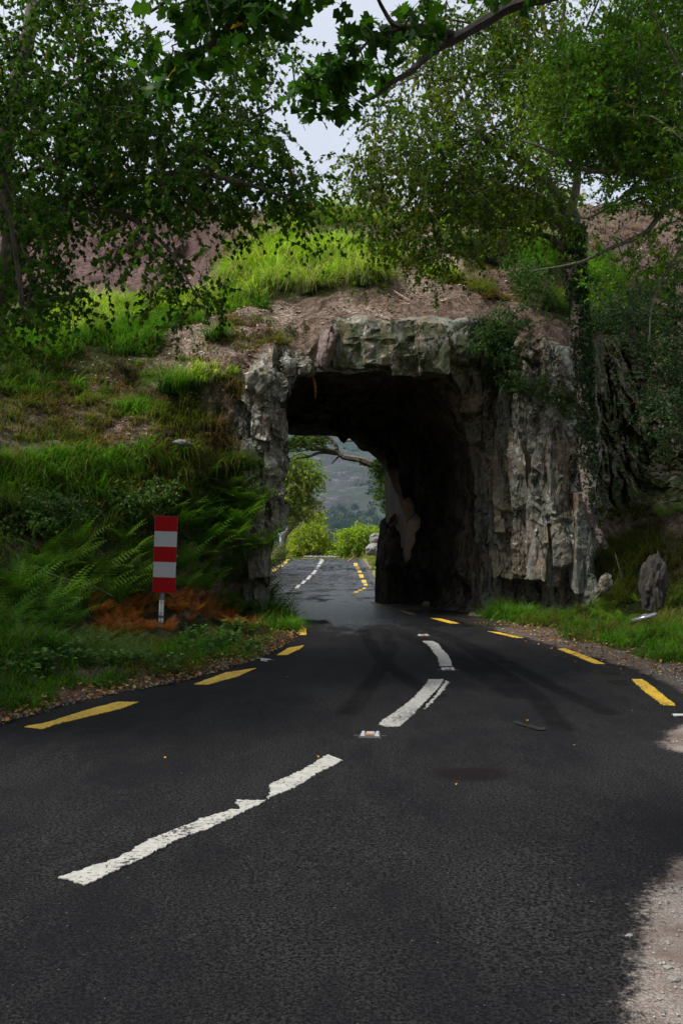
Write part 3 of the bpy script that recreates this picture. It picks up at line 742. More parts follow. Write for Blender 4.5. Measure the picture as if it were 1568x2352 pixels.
for p in [[(55, 1675), (105.8, 1663), (138, 1652.7), (207, 1629.7), (271, 1615), (319.7, 1615), (276, 1629.7), (184, 1655), (124.2, 1670), (96.6, 1675.7)],
          [(444.8, 1573), (519.8, 1546.9), (588.8, 1536.3), (542.8, 1556), (478.4, 1574.5)],
          [(636, 1506.9), (662.4, 1489.4), (698.3, 1482.5), (690, 1491.7), (657.8, 1506.4)],
          [(675, 1437.9), (690, 1436.5), (703.8, 1445.7), (702.9, 1459.5), (683, 1459.5)],
          [(1449, 1562.9), (1474, 1563), (1500, 1580), (1551.5, 1622), (1523, 1623.4), (1480, 1590)],
          [(1279, 1491.4), (1299, 1492), (1345, 1508), (1389, 1527), (1366.5, 1526), (1320, 1509)],
          [(1118, 1451), (1144, 1453), (1203, 1467), (1184, 1467)], [(988, 1421), (1011.5, 1422), (1056.5, 1433.4), (1034, 1433)],
          [(909, 1400.4), (926.5, 1403.4), (956.5, 1412.9), (936.5, 1410.4)], [(848, 1383.4), (856.5, 1383.4), (884, 1393.5), (866.5, 1392.9)],
          [(814, 1371.9), (824, 1371.9), (833, 1379.4), (822, 1380)]]:
    marking('edge_dash', p, YEL, step=.02)
def zc(x, y): return 564.5 + .24 * x, 940.8 + .24 * y
for (x, y), w_, h_, sk in [((1050, 1485), 36, 28, 8), ((1070, 1520), 40, 26, 8), ((1088, 1555), 38, 20, 8), ((1105, 1597), 40, 34, 8), ((1130, 1648), 42, 28, 8), ((1145, 1680), 34, 20, 4), ((1130, 1717), 30, 12, -6), ((1095, 1733), 36, 9, -20), ((1052, 1755), 44, 22, -20), ((1022, 1780), 38, 13, 0),
                           ((420, 1425), 30, 10, -12), ((400, 1442), 32, 14, -12), ((378, 1465), 32, 18, -14), ((340, 1497), 44, 24, -26), ((275, 1540), 52, 24, -30)]:
    a_ = [(x - w_ / 2 - sk / 2, y - h_ / 2), (x + w_ / 2 - sk / 2, y - h_ / 2), (x + w_ / 2 + sk / 2, y + h_ / 2), (x - w_ / 2 + sk / 2, y + h_ / 2)]
    marking('edge_dash', [zc(*v) for v in a_], YEL, jag=.006, step=.2, lift=.02)
for (x, y), h_ in [((717, 1465), 40), ((688, 1510), 36), ((653, 1560), 40), ((603, 1610), 40), ((552, 1655), 32), ((495, 1698), 32), ((724, 1440), 8)]:
    sk = -h_ * .75
    a_ = [(x - 17 - sk / 2, y - h_ / 2), (x + 17 - sk / 2, y - h_ / 2), (x + 17 + sk / 2, y + h_ / 2), (x - 17 + sk / 2, y + h_ / 2)]
    marking('centre_dash', [zc(*v) for v in a_], WHITE, jag=.006, step=.2, lift=.02)

# ------------------------------------------------------------------ mountain beyond
def build_mountain():
    K = 6.0; x = np.linspace(-1100, 1100, 360); y = np.linspace(380, 1200, 200); X, Y = np.meshgrid(x, y)
    p = np.stack([X, Y, X * 0], -1)
    Z = -13 + np.maximum(0, (Y - 400)) * .27 + 22 * fbm(p * .006, 5, 9) * sstep(400, 600, Y) + 5 * fbm(p * .03, 4, 19)
    Z += -.00006 * (X + 60) ** 2 * sstep(400, 900, Y)
    m = N('mountain_slope')
    c = m.mix(m.ramp(m.noise(.006, 6, .7, stretch=(1, 1, 2)), .4, .6), (.022, .034, .014), (.040, .034, .034))
    c = m.mix(m.ramp(m.noise(.010, 6, .75, stretch=(.7, 1, 1.6), seed=3), .47, .56), c, (.016, .036, .014))
    rk = m.ramp(m.noise(.018, 8, .85, stretch=(.6, .6, 2.6), seed=4), .56, .60)
    c = m.mix(rk, c, (.12, .115, .12))
    m.color(c).rough(1).bump(m.noise(.015, 6, .7), 1, 36)
    V = np.stack([X, Y, Z + 1.0], -1).reshape(-1, 3) * K; n1, n2 = X.shape; i = np.arange(n1 * n2).reshape(n1, n2)
    q = np.stack([i[:-1, :-1], i[:-1, 1:], i[1:, 1:], i[1:, :-1]], -1).reshape(-1, 4)
    tag(link('mountain', mk_mesh('mountain', V, [q], [m.m], smooth=True)), kind='structure')
    # woods on its lower slope: stuff
    n = 7000; tx = RS.uniform(-110, 110, n); ty = 400 + 330 * RS.rand(n) ** 1.5
    dens = fbm(np.stack([tx, ty, tx * 0], -1) * .03, 3, 77)
    k = (ty < 520 + 60 * dens) | (dens > .35); tx, ty = tx[k], ty[k]
    zi = np.clip(((ty - 380) / 820 * 199).astype(int), 0, 199); xi = np.clip(((tx + 1100) / 2200 * 359).astype(int), 0, 359); tz = Z[zi, xi]
    # each tree a handful of leaf-clump faces
    Vs, Fs, Cs = [], [], []
    for j in range(len(tx)):
        s = RS.uniform(1.2, 2.6); nn = 26
        u = RS.normal(size=(nn, 3)); u /= np.linalg.norm(u, axis=1)[:, None]
        c_ = np.array([tx[j], ty[j], tz[j] + s * .5]) + u * s * np.array([1, 1, .8]) * RS.uniform(.5, 1, (nn, 1))
        a_ = RS.normal(size=(nn, 3)) * s * .42; b_ = RS.normal(size=(nn, 3)) * s * .42
        Vs.append(np.stack([c_, c_ + a_, c_ + b_], 1).reshape(-1, 3))
        col = np.array([.030, .055, .020]) * RS.uniform(.6, 1.6) * np.array([RS.uniform(.8, 1.3), 1, 1]); Cs.append(np.tile(col, (nn * 3, 1)))
    V = (np.concatenate(Vs) + np.array([0, 0, 1.0])) * K; f = np.arange(len(V)).reshape(-1, 3)
    tag(link('far_wood', mk_mesh('far_wood', V, [f], [LEAF], np.concatenate(Cs))), 'dark green wood covering the lower slope of the far mountain', 'wood', kind='stuff')
build_mountain()

# ------------------------------------------------------------------ grass and tussocks
HUES = {'lime': [(.17, .31, .012), (.25, .37, .03), (.12, .25, .010), (.31, .34, .13)], 'green': [(.050, .15, .010), (.080, .19, .016), (.035, .11, .010)],
        'dark': [(.030, .075, .012), (.045, .095, .016), (.06, .10, .02)], 'dry': [(.17, .115, .05), (.10, .085, .035), (.13, .075, .04), (.07, .09, .025)],  # dark: greens lowered for the shaded banks, shade painted into the colour
        'olive': [(.085, .105, .018), (.12, .12, .03), (.055, .085, .015)], 'gold': [(.30, .24, .09), (.22, .21, .07), (.14, .18, .04)]}
def blades(root, h, az, bend, wd, col, seg=4, lean=None):
    """root (N,3), h, az (direction of arching), bend 0..1.5"""
    n = len(root); t = np.linspace(0, 1, seg + 1)
    d = np.stack([np.cos(az), np.sin(az), 0 * az], -1); side = np.stack([-np.sin(az), np.cos(az), 0 * az], -1)
    V = np.zeros((n, 2 * seg + 1, 3)); C = np.zeros((n, 2 * seg + 1, 3))
    for k, tk in enumerate(t):
        ang = bend * tk
        hor = h * tk * np.sin(ang) ; ver = h * tk * np.cos(ang * .95)
        c = root + d * hor[:, None] + np.array([0, 0, 1.]) * ver[:, None]
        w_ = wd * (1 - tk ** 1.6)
        tint = .5 + .8 * tk  # roots darker than tips: occlusion painted into the blade colour
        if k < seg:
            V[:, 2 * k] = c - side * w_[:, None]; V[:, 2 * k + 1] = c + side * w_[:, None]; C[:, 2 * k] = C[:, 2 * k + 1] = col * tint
        else: V[:, 2 * seg] = c; C[:, 2 * seg] = col * tint
    base = (np.arange(n) * (2 * seg + 1))[:, None]
    q = np.concatenate([base + np.array([2 * k, 2 * k + 1, 2 * k + 3, 2 * k + 2]) for k in range(seg - 1)])
    tr = base + np.array([2 * seg - 2, 2 * seg - 1, 2 * seg])
    return V.reshape(-1, 3), C.reshape(-1, 3), q, tr

def tuft_blades(centres, h, hue, per, spread, bend=(.5, 2.1), wd=.006):
    n = len(centres); N_ = n * per
    c = np.repeat(centres, per, 0); hh = np.repeat(h * 1.25, per) * RS.uniform(.5, 1.15, N_)
    az = RS.uniform(0, 2 * math.pi, N_); r = np.repeat(spread, per) * np.sqrt(RS.rand(N_))
    root = c + np.stack([np.cos(az) * r, np.sin(az) * r, 0 * r - .03], -1)
    az = np.where(RS.rand(N_) < .45, np.repeat(RS.normal(-1.1, .8, n), per) + RS.normal(0, .5, N_), az); wind = 0
    pal = np.array(HUES[hue]); base = np.repeat(pal[RS.randint(len(pal), size=n)], per, 0)
    col = base * RS.uniform(.65, 1.35, (N_, 1)) * np.repeat(RS.uniform(.6, 1.45, n), per)[:, None]
    dead = RS.rand(N_) < .08; col[dead] = np.array([.18, .13, .06]) * RS.uniform(.6, 1.2, (dead.sum(), 1))
    return blades(root, hh, az + wind, RS.uniform(*bend, N_), np.full(N_, wd) * RS.uniform(.7, 1.3, N_), col)

class Acc:
    def __init__(s): s.V, s.C, s.Q, s.T, s.n = [], [], [], [], 0
    def add(s, r):
        V, C, q, t = r; s.V.append(V); s.C.append(C); s.Q.append(q + s.n); s.T.append(t + s.n); s.n += len(V)
    def mesh(s, name, mat):
        f = [np.concatenate(s.Q)] if len(s.Q) and sum(map(len, s.Q)) else []
        t = [np.concatenate(s.T)] if sum(map(len, s.T)) else []
        return mk_mesh(name, np.concatenate(s.V), f + t, [mat], np.concatenate(s.C))

def scat(px, py, rx, ry, n):
    a_ = RS.uniform(0, 2 * math.pi, n); r = np.sqrt(RS.rand(n)); return px + rx * r * np.cos(a_), py + ry * r * np.sin(a_)
GR = [  # px, py, rx, ry, tufts, height, hue, blades, spread
    (700, 620, 180, 58, 260, .46, 'lime', 46, .14), (740, 580, 120, 30, 110, .42, 'lime', 40, .12), (600, 655, 90, 35, 90, .42, 'lime', 40, .12), (820, 650, 60, 30, 50, .45, 'lime', 44, .12),
    (640, 540, 60, 35, 50, .38, 'lime', 34, .12), (760, 505, 110, 16, 90, .42, 'lime', 34, .12), (670, 500, 55, 12, 46, .40, 'olive', 34, .12), (900, 530, 50, 30, 26, .35, 'olive', 30, .1), (880, 575, 45, 22, 24, .4, 'lime', 34, .12),
    (1090, 508, 55, 16, 44, .45, 'lime', 34, .12), (1000, 495, 70, 12, 40, .3, 'olive', 30, .1), (1200, 490, 120, 14, 50, .35, 'olive', 30, .1), (520, 600, 60, 50, 30, .3, 'olive', 26, .1),
    (450, 690, 100, 28, 110, .30, 'lime', 34, .12), (560, 690, 60, 25, 60, .3, 'green', 34, .12), (380, 740, 90, 25, 60, .26, 'green', 30, .12),
    (210, 735, 110, 40, 110, .50, 'lime', 46, .14), (290, 790, 80, 40, 70, .45, 'green', 44, .14), (80, 790, 110, 60, 110, .42, 'green', 40, .14), (30, 850, 90, 50, 60, .35, 'dark', 36, .14),
    (470, 875, 80, 14, 50, .24, 'lime', 30, .10), (420, 960, 80, 35, 70, .32, 'olive', 34, .12), (320, 945, 50, 25, 40, .3, 'green', 34, .12),
    (590, 780, 100, 35, 60, .16, 'dry', 26, .12), (700, 760, 40, 40, 30, .2, 'olive', 30, .1), (860, 720, 120, 18, 34, .13, 'dry', 24, .12), (900, 690, 60, 20, 26, .18, 'dry', 24, .1),
    (200, 900, 220, 60, 190, .20, 'dry', 26, .14), (120, 960, 160, 50, 120, .22, 'olive', 28, .14), (300, 1000, 220, 30, 90, .16, 'dry', 24, .12), (500, 1030, 50, 70, 70, .26, 'dry', 30, .12), (560, 920, 30, 30, 24, .2, 'dry', 26, .1),
    (300, 1075, 330, 28, 100, .42, 'green', 40, .12), (200, 1085, 300, 45, 80, .3, 'olive', 34, .13), (250, 1060, 300, 30, 50, .25, 'dry', 26, .13), (120, 1100, 200, 50, 70, .48, 'green', 40, .14), (430, 1110, 130, 40, 100, .38, 'olive', 36, .14), (200, 1190, 260, 60, 100, .42, 'dark', 36, .13), (220, 1180, 260, 60, 40, .25, 'dry', 26, .13), (480, 1170, 90, 50, 50, .34, 'dark', 34, .14),
    (100, 1330, 200, 90, 90, .36, 'dark', 34, .16), (60, 1500, 130, 50, 130, .26, 'green', 34, .12), (250, 1490, 130, 30, 90, .22, 'olive', 32, .12), (460, 1500, 120, 24, 120, .17, 'green', 32, .10), (360, 1530, 120, 22, 80, .18, 'olive', 32, .10), (560, 1470, 70, 20, 60, .16, 'olive', 28, .1),
    (640, 1432, 45, 24, 70, .34, 'green', 40, .12), (20, 1590, 90, 35, 60, .20, 'green', 30, .11), (180, 1560, 130, 22, 60, .17, 'green', 28, .1), (-150, 1500, 200, 120, 90, .3, 'dark', 30, .15),
    (1010, 632, 45, 14, 40, .28, 'lime', 34, .10), (1080, 670, 55, 22, 70, .30, 'olive', 36, .10), (1120, 690, 60, 10, 30, .2, 'dry', 28, .1), (950, 600, 40, 18, 20, .25, 'olive', 28, .1), (1230, 590, 60, 24, 60, .36, 'green', 36, .12), (1200, 560, 50, 24, 34, .34, 'lime', 34, .12),
    (1380, 640, 45, 50, 60, .50, 'green', 40, .12), (1400, 740, 60, 40, 50, .45, 'dark', 36, .14), (1500, 720, 80, 60, 60, .35, 'dark', 32, .14), (1300, 700, 60, 40, 40, .3, 'dark', 30, .12), (1450, 560, 110, 40, 30, .2, 'dry', 24, .1),
    (1160, 1420, 60, 10, 70, .34, 'green', 40, .10), (1240, 1428, 80, 16, 50, .30, 'green', 36, .11), (1240, 1428, 80, 16, 45, .30, 'olive', 36, .11), (1350, 1440, 70, 30, 50, .30, 'green', 34, .12), (1350, 1440, 80, 34, 70, .28, 'olive', 34, .12), (1400, 1470, 90, 20, 40, .2, 'dry', 24, .11), (1420, 1360, 50, 40, 90, .38, 'olive', 38, .12), (1430, 1290, 60, 40, 80, .36, 'olive', 36, .12), (1500, 1260, 80, 50, 70, .34, 'olive', 34, .12),
    (1540, 1450, 50, 30, 40, .26, 'olive', 32, .12), (1540, 1380, 40, 30, 30, .26, 'dark', 32, .12), (1450, 1480, 70, 20, 70, .24, 'green', 32, .11), (1540, 1510, 50, 18, 60, .24, 'green', 32, .1), (1540, 1340, 50, 40, 50, .26, 'olive', 30, .12), (1440, 1180, 70, 30, 30, .22, 'olive', 26, .12), (1700, 1400, 120, 120, 90, .35, 'dark', 30, .15),
    (1240, 1420, 100, 6, 40, .2, 'dark', 26, .1), (-200, 1450, 200, 250, 260, .32, 'green', 30, .15), (-220, 1050, 220, 200, 140, .35, 'dark', 30, .15), (-200, 1300, 220, 300, 120, .25, 'olive', 26, .14), (1760, 1350, 160, 200, 200, .32, 'green', 30, .15), (1740, 1480, 160, 70, 140, .26, 'olive', 30, .13), (-230, 760, 200, 140, 90, .35, 'green', 30, .14), (1760, 900, 160, 200, 60, .3, 'dark', 26, .14),
    (500, 790, 150, 60, 60, .12, 'dry', 18, .12), (900, 670, 200, 50, 90, .13, 'dry', 18, .12), (250, 900, 250, 80, 90, .12, 'dry', 18, .12), (1150, 650, 150, 50, 60, .14, 'dry', 18, .12), (760, 700, 90, 20, 40, .2, 'dry', 22, .12),
    (690, 630, 160, 45, 40, .4, 'dry', 18, .14), (230, 1080, 250, 40, 40, .4, 'dry', 20, .14), (560, 745, 60, 14, 12, .18, 'olive', 26, .10), (660, 735, 50, 20, 18, .2, 'olive', 28, .10), (700, 700, 60, 16, 24, .24, 'olive', 28, .11), (940, 650, 50, 20, 10, .2, 'lime', 26, .1), (870, 690, 60, 10, 14, .2, 'olive', 26, .1),
    (600, 800, 80, 14, 26, .16, 'olive', 24, .1), (450, 830, 60, 16, 14, .18, 'olive', 24, .1), (1000, 715, 90, 6, 26, .14, 'dry', 22, .1), (520, 700, 60, 14, 24, .24, 'lime', 28, .1), (330, 700, 60, 20, 20, .3, 'lime', 30, .11), (340, 860, 60, 20, 16, .2, 'green', 26, .1),
    (950, 520, 60, 20, 24, .28, 'lime', 30, .11), (540, 560, 30, 50, 24, .25, 'lime', 28, .1), (380, 1000, 80, 24, 20, .2, 'olive', 26, .1), (130, 890, 120, 30, 30, .3, 'green', 30, .12), (1060, 560, 40, 20, 14, .25, 'lime', 28, .1)]
def build_grass():
    acc = Acc()
    for (px, py, rx, ry, n, h, hue, per, sp) in GR:
        qx, qy = scat(px, py, rx, ry, n)
        ok = ~inpoly(qx, qy, PORTAL); qx, qy = qx[ok], qy[ok]
        if not len(qx): continue
        c = surf(qx, qy); inr = (c[:, 0] > xl(c[:, 1]) - .02) & (c[:, 0] < xf(c[:, 1]) + .02) & (c[:, 1] < 22.5); c = c[~inr]
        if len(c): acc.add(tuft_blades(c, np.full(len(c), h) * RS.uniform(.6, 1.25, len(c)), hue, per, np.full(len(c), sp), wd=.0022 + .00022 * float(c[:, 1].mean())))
    tag(link('grass', acc.mesh('grass', GRASS)), 'long arching green grass growing over the hillside and the verges', 'grass', kind='stuff')
    # beyond the tunnel
    acc = Acc()
    n = 2600; y = RS.uniform(29, 96, n); sd = RS.rand(n) < .5
    x = np.where(sd, xf(y) + .15 + RS.gamma(1.6, .8, n), xl(y) - .1 - RS.gamma(1.5, 1.2, n))
    c = np.stack([x, y, far_z(x, y)], -1)
    for hue, s in (('gold', 0), ('lime', 1), ('olive', 2)):
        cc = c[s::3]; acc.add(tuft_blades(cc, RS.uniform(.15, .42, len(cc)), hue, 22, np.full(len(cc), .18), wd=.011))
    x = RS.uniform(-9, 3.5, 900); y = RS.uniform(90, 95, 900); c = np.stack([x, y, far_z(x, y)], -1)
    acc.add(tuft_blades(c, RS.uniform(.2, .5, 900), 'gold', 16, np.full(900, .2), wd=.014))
    tag(link('far_grass', acc.mesh('far_grass', GRASS)), 'yellowed roadside grass growing beyond the tunnel', 'grass', kind='stuff')
build_grass()

def tussock_mesh(hue, h, seed, droop):
    st = RS.get_state(); RS.seed(seed)
    c = np.stack([RS.normal(0, .10, 9), RS.normal(0, .10, 9), 0 * np.ones(9)], -1)
    acc = Acc(); acc.add(tuft_blades(c, np.full(9, h), hue, 85, np.full(9, .10), bend=(.35, droop), wd=.0062)); RS.set_state(st)
    return acc.mesh('grass_tussock', GRASS)
TM = {k: tussock_mesh(hue, h, s, dr) for k, (hue, h, s, dr) in {'lime': ('lime', .62, 1, 1.9), 'green': ('green', .55, 2, 1.8), 'olive': ('olive', .5, 3, 1.6), 'dark': ('dark', .5, 4, 1.7)}.items()}
for px, py, k, s, lab in [
    (402, 905, 'green', 1.15, 'rounded green grass tussock on the bare soil left of the arch shoulder'),
    (505, 800, 'green', .75, 'small upright grass tussock alone on the pink rock slab above the left pier'),
    (215, 745, 'lime', 1.3, 'large pale green grass tussock under the left birch'),
    (240, 800, 'green', 1.2, 'drooping green grass tussock below the large pale one on the left slope'),
    (640, 650, 'lime', 1.2, 'bright grass tussock at the left end of the clump above the tunnel'),
    (700, 665, 'lime', 1.35, 'bright shaggy grass tussock at the front middle of the clump above the tunnel'),
    (830, 660, 'lime', 1.2, 'bright grass tussock at the right end of the clump above the tunnel'),
    (780, 610, 'lime', 1.3, 'bright grass tussock at the back of the clump above the tunnel'),
    (750, 508, 'lime', 1.15, 'feathery grass tussock on the skyline in the gap of sky'),
    (1095, 520, 'lime', 1.2, 'pale feathery grass tussock on the skyline above the heather bush'),
    (1040, 640, 'olive', .8, 'low grass tussock below the heather bush'),
    (660, 1428, 'green', .95, 'dark green grass tussock hanging over the road at the left corner'),
    (1150, 1418, 'green', .85, 'green grass tussock at the foot of the right cliff beside the tunnel mouth'),
    (1532, 1492, 'green', .85, 'arching green grass tussock below the wheel cover on the right verge'),
    (1400, 1300, 'olive', 1.0, 'brownish grass tussock hanging over soil beside the right pier'),
    (560, 1075, 'olive', .8, 'straw tinged grass tussock against the left pier')]:
    p = surf(np.array([px]), np.array([py]))[0]
    o = link('grass_tussock', TM[k]); o.location = p - np.array([0, 0, .03]); o.scale = (s,) * 3; o.rotation_euler = (0, 0, random.uniform(0, 6))
    tag(o, lab, 'grass tussock', 'grass tussocks on the slope')

# ------------------------------------------------------------------ ferns
def frond(L, arch, az, col, n=12, wid=.30, seed=0):
    """one bracken frond: a curved stalk with pinnae in pairs, each pinna toothed"""
    r = random.Random(seed); V, Q, C = [], [], []
    t = np.linspace(0, 1, 24); hor = L * (t * .35 + .65 * t ** 1.5) * math.sin(arch) * 1.1; ver = L * (np.sin(t * arch * 1.25) / max(arch * 1.25, .3))
    d = np.array([math.cos(az), math.sin(az), 0]); s = np.array([-math.sin(az), math.cos(az), 0]); up = np.array([0, 0, 1.])
    pt = d * hor[:, None] + up * ver[:, None]
    tw = r.uniform(-.25, .25)
    def at(u): return np.array([np.interp(u, t, pt[:, k]) for k in range(3)])
    w0 = .006
    for k in range(0, 23):      # stalk
        a_, b_ = pt[k], pt[k + 1]; i = len(V); V += [a_ - s * w0, a_ + s * w0, b_ + s * w0 * .8, b_ - s * w0 * .8]; Q.append((i, i + 1, i + 2, i + 3)); C += [np.array(col) * .7] * 4
    for k in range(n):
        u = .22 + .77 * k / (n - 1); c = at(u); tan = at(min(u + .03, 1)) - at(max(u - .03, 0)); tan /= np.linalg.norm(tan) + 1e-9
        nrm = np.cross(s, tan)
        pl = L * wid * (math.sin(min(1, (1.06 - u) / .75) * math.pi / 2) ** .9) * (1 if k else .8)
        for sg in (-1, 1):
            dr = s * sg * .93 + tan * .38 + up * (-.16 + tw * sg) ; dr /= np.linalg.norm(dr); ac = np.cross(nrm, dr); ac /= np.linalg.norm(ac) + 1e-9
            m = max(3, int(pl / .034))
            cc = np.array(col) * r.uniform(.75, 1.25)
            for j in range(m):
                x0 = pl * j / m; w_ = .095 * pl * (1 - j / m) + .003
                b0 = c + dr * x0 - up * (x0 * x0 * .5); b1 = c + dr * (x0 + pl / m * .72) - up * ((x0 + pl / m) ** 2 * .5)
                for s2 in (-1, 1):
                    i = len(V); V += [b0, b1, (b0 + b1) / 2 + dr * pl / m * .5 + ac * s2 * w_ , b0 + ac * s2 * w_ * .55]; Q.append((i, i + 1, i + 2, i + 3)); C += [cc] * 4
    return np.array(V), Q, np.array(C)
FERNCOL = {'green': (.095, .200, .016), 'bright': (.14, .26, .022), 'dark': (.062, .145, .014), 'blue': (.080, .145, .030), 'brown': (.38, .125, .024), 'rust': (.24, .075, .018)}
def fern_root(colr, seed, nf=7, L=.62):
    r = random.Random(seed); root = empty('fern', (0, 0, 0), 'fern', 'fern')
    a0 = r.uniform(0, 6)
    for k in range(nf):
        Lk = L * r.uniform(.7, 1.15); az = a0 + k * 2.4 + r.uniform(-.3, .3)
        V, Q, C = frond(Lk, r.uniform(.75, 1.35), az, tuple(c * r.uniform(.8, 1.2) for c in FERNCOL[colr]), seed=seed * 31 + k)
        me = mk_mesh('frond', V, [np.array(Q)], [FERN], C); link('frond', me, root)
    return root
def kids(o): return [c for c in COL.objects if c.parent == o]
PROTO = {}
FK = {}
def fern_at(kind, var, p, s, rz, tilt, label, group):
    key = (kind, var)
    if key not in FK:
        r = fern_root(kind, hash_(kind) * 7 + var, 7 if kind in ('green', 'dark', 'bright') else 6, .66 if kind != 'brown' else .5)
        FK[key] = (r, kids(r)); o = r
    else:
        src, ch = FK[key]; o = src.copy(); COL.objects.link(o)
        for c in ch: d = c.copy(); COL.objects.link(d); d.parent = o
    o.location = p; o.scale = (s,) * 3; o.rotation_euler = (tilt, 0, rz); o['label'] = label; o['group'] = group
    return o
def hash_(s): return sum(ord(c) * (i + 1) for i, c in enumerate(s))
FR = random.Random(5)
def sub_zone(p, px, py, rx, ry):
    qx, qy = p[0] / p[1] * F + CX, HY - (p[2] - H) / p[1] * F
    return ', ' + ('upper' if qy < py else 'lower') + ' ' + ('left' if qx < px - rx / 3 else 'right' if qx > px + rx / 3 else 'middle')
def ferns(px, py, rx, ry, n, kind, s, label, group, tilt=.25):
    qx, qy = scat(px, py, rx, ry, n)
    c = surf(qx, qy)
    for p in c:
        if p[0] > xl(p[1]) - .05 and p[0] < xf(p[1]) and p[1] < 22.5: continue
        fern_at(kind, FR.randrange(3), p - np.array([0, 0, .02]), s * FR.uniform(.7, 1.25), FR.uniform(-.6, .6), tilt, label + (sub_zone(p, px, py, rx, ry) if n > 4 else ''), group)
G1 = 'bracken on the bank between plate and pier'
ferns(565, 1165, 50, 35, 9, 'green', .85, 'upper green bracken fern spilling from the ledge against the left pier', G1)
ferns(570, 1250, 50, 45, 12, 'green', .9, 'green bracken fern halfway down the bank against the left pier', G1)
ferns(560, 1330, 50, 35, 11, 'green', .9, 'green bracken fern low on the bank against the left pier', G1)
ferns(460, 1230, 50, 40, 9, 'dark', .9, 'dark green bracken fern just right of the upper half of the striped plate', G1)
ferns(470, 1330, 60, 40, 11, 'dark', .9, 'dark green bracken fern just right of the lower half of the striped plate', G1)
ferns(505, 1290, 45, 50, 12, 'green', .85, 'green bracken fern on the dark bank midway between plate and pier', G1)
ferns(530, 1390, 45, 30, 9, 'dark', .8, 'dark bracken fern above the grass between plate and pier', G1)
ferns(440, 1345, 30, 40, 8, 'green', .75, 'green bracken fern tucked close behind the right edge of the plate', G1)
ferns(615, 1375, 30, 30, 10, 'green', .8, 'green bracken fern at the foot of the left pier, fronds over the road', 'bracken at the pier foot')
ferns(430, 1160, 60, 30, 7, 'bright', .75, 'bright green bracken fern above the striped plate', 'bracken above the plate')
G2 = 'bracken left of the plate'
ferns(300, 1260, 50, 35, 8, 'green', .8, 'green bracken fern beside the left edge of the striped plate', G2)
ferns(290, 1345, 50, 35, 10, 'green', .8, 'green bracken fern left of the lowest red band of the plate', G2)
ferns(170, 1290, 80, 40, 11, 'green', .85, 'green bracken fern higher on the bank well left of the plate', G2)
ferns(180, 1375, 80, 35, 12, 'green', .85, 'green bracken fern lower on the bank well left of the plate', G2)
G3 = 'bracken in the deep shade'
ferns(40, 1340, 70, 40, 10, 'dark', .85, 'dark bracken fern in deep shade near the left edge, upper group', G3)
ferns(70, 1430, 100, 30, 11, 'dark', .8, 'dark bracken fern in deep shade near the left edge, lower group', G3)
ferns(180, 1500, 170, 26, 16, 'blue', .5, 'low green fern among grass on the left road verge', 'ferns on the left verge', .1)
ferns(320, 1530, 100, 16, 7, 'blue', .6, 'grey green fern arching toward the yellow edge line', 'ferns beside the edge line', .1)
ferns(265, 1400, 70, 30, 34, 'brown', .52, 'rust brown withered bracken fern left of the marker post', 'withered bracken left of the post')
ferns(360, 1385, 60, 10, 8, 'brown', .5, 'rust brown withered bracken fern right behind the marker post', 'withered bracken behind the post')
ferns(460, 1405, 75, 30, 36, 'brown', .55, 'orange brown withered bracken fern right of the marker post', 'withered bracken right of the post')
ferns(300, 1452, 90, 18, 20, 'rust', .42, 'flattened rust brown bracken fern in grass before the post', 'withered bracken in the grass')
ferns(588, 1350, 26, 45, 16, 'green', .95, 'green bracken fern masking the base of the left pier', 'bracken at the pier base')
ferns(560, 1400, 40, 24, 9, 'green', .8, 'green bracken fern low on the verge just left of the tunnel mouth', 'bracken at the pier base')
ferns(540, 1445, 70, 16, 9, 'rust', .4, 'low rusty bracken fern near the road edge below the green bank', 'rusty bracken near the road edge')
ferns(500, 1150, 70, 30, 10, 'green', .8, 'green bracken fern on the bank top between plate and pier', G1)
ferns(1420, 1430, 35, 25, 5, 'bright', .55, 'small light green fern left of the wheel cover', 'small ferns on the right verge', .1)
ferns(1450, 1375, 30, 20, 3, 'bright', .5, 'small light green fern above the wheel cover', 'small ferns above the wheel cover', .1)
ferns(1530, 1180, 40, 20, 3, 'green', .6, 'small green fern on the shaded bank at the right edge', 'ferns on the right bank', .1)

# ------------------------------------------------------------------ trees
def leaf_polys(c, d, nrm, s, col, shape='birch'):
    """c,d,nrm (N,3): base, direction, normal; s (N,) -> V, C, faces"""
    d = d / (np.linalg.norm(d, axis=1)[:, None] + 1e-9); sd = np.cross(d, nrm); sd /= (np.linalg.norm(sd, axis=1)[:, None] + 1e-9)
    up = np.cross(sd, d); S = s[:, None]
    if shape == 'birch': prof = [(0, 0, 0), (.34, .42, .04), (1, 0, -.1), (.34, -.42, .04)]
    elif shape == 'oval': prof = [(0, 0, 0), (.45, .27, .05), (1, 0, -.05), (.45, -.27, .05)]
    else: prof = [(0, 0, 0), (.10, .34, .03), (.26, .20, .0), (.42, .56, .06), (.55, .24, .0), (.78, .38, .02), (1.05, 0, -.14), (.78, -.38, .02), (.55, -.24, 0), (.42, -.56, .06), (.26, -.20, 0), (.10, -.34, .03)]
    V = np.stack([c + d * S * a_ + sd * S * b_ + up * S * e_ for a_, b_, e_ in prof], 1)
    k = len(prof); f = (np.arange(len(c)) * k)[:, None] + np.arange(k)
    return V.reshape(-1, 3), np.repeat(col, k, 0), f

def limb_mesh(mb, pts, r0, r1, n=7, seg=None, rough=.12):
    P = spline(np.array(pts, float), seg or max(5, len(pts) * 5)); R = np.linspace(r0, r1, len(P)); V, q = tube(P, R, n, rough=rough); mb.add(V, q); return P, R

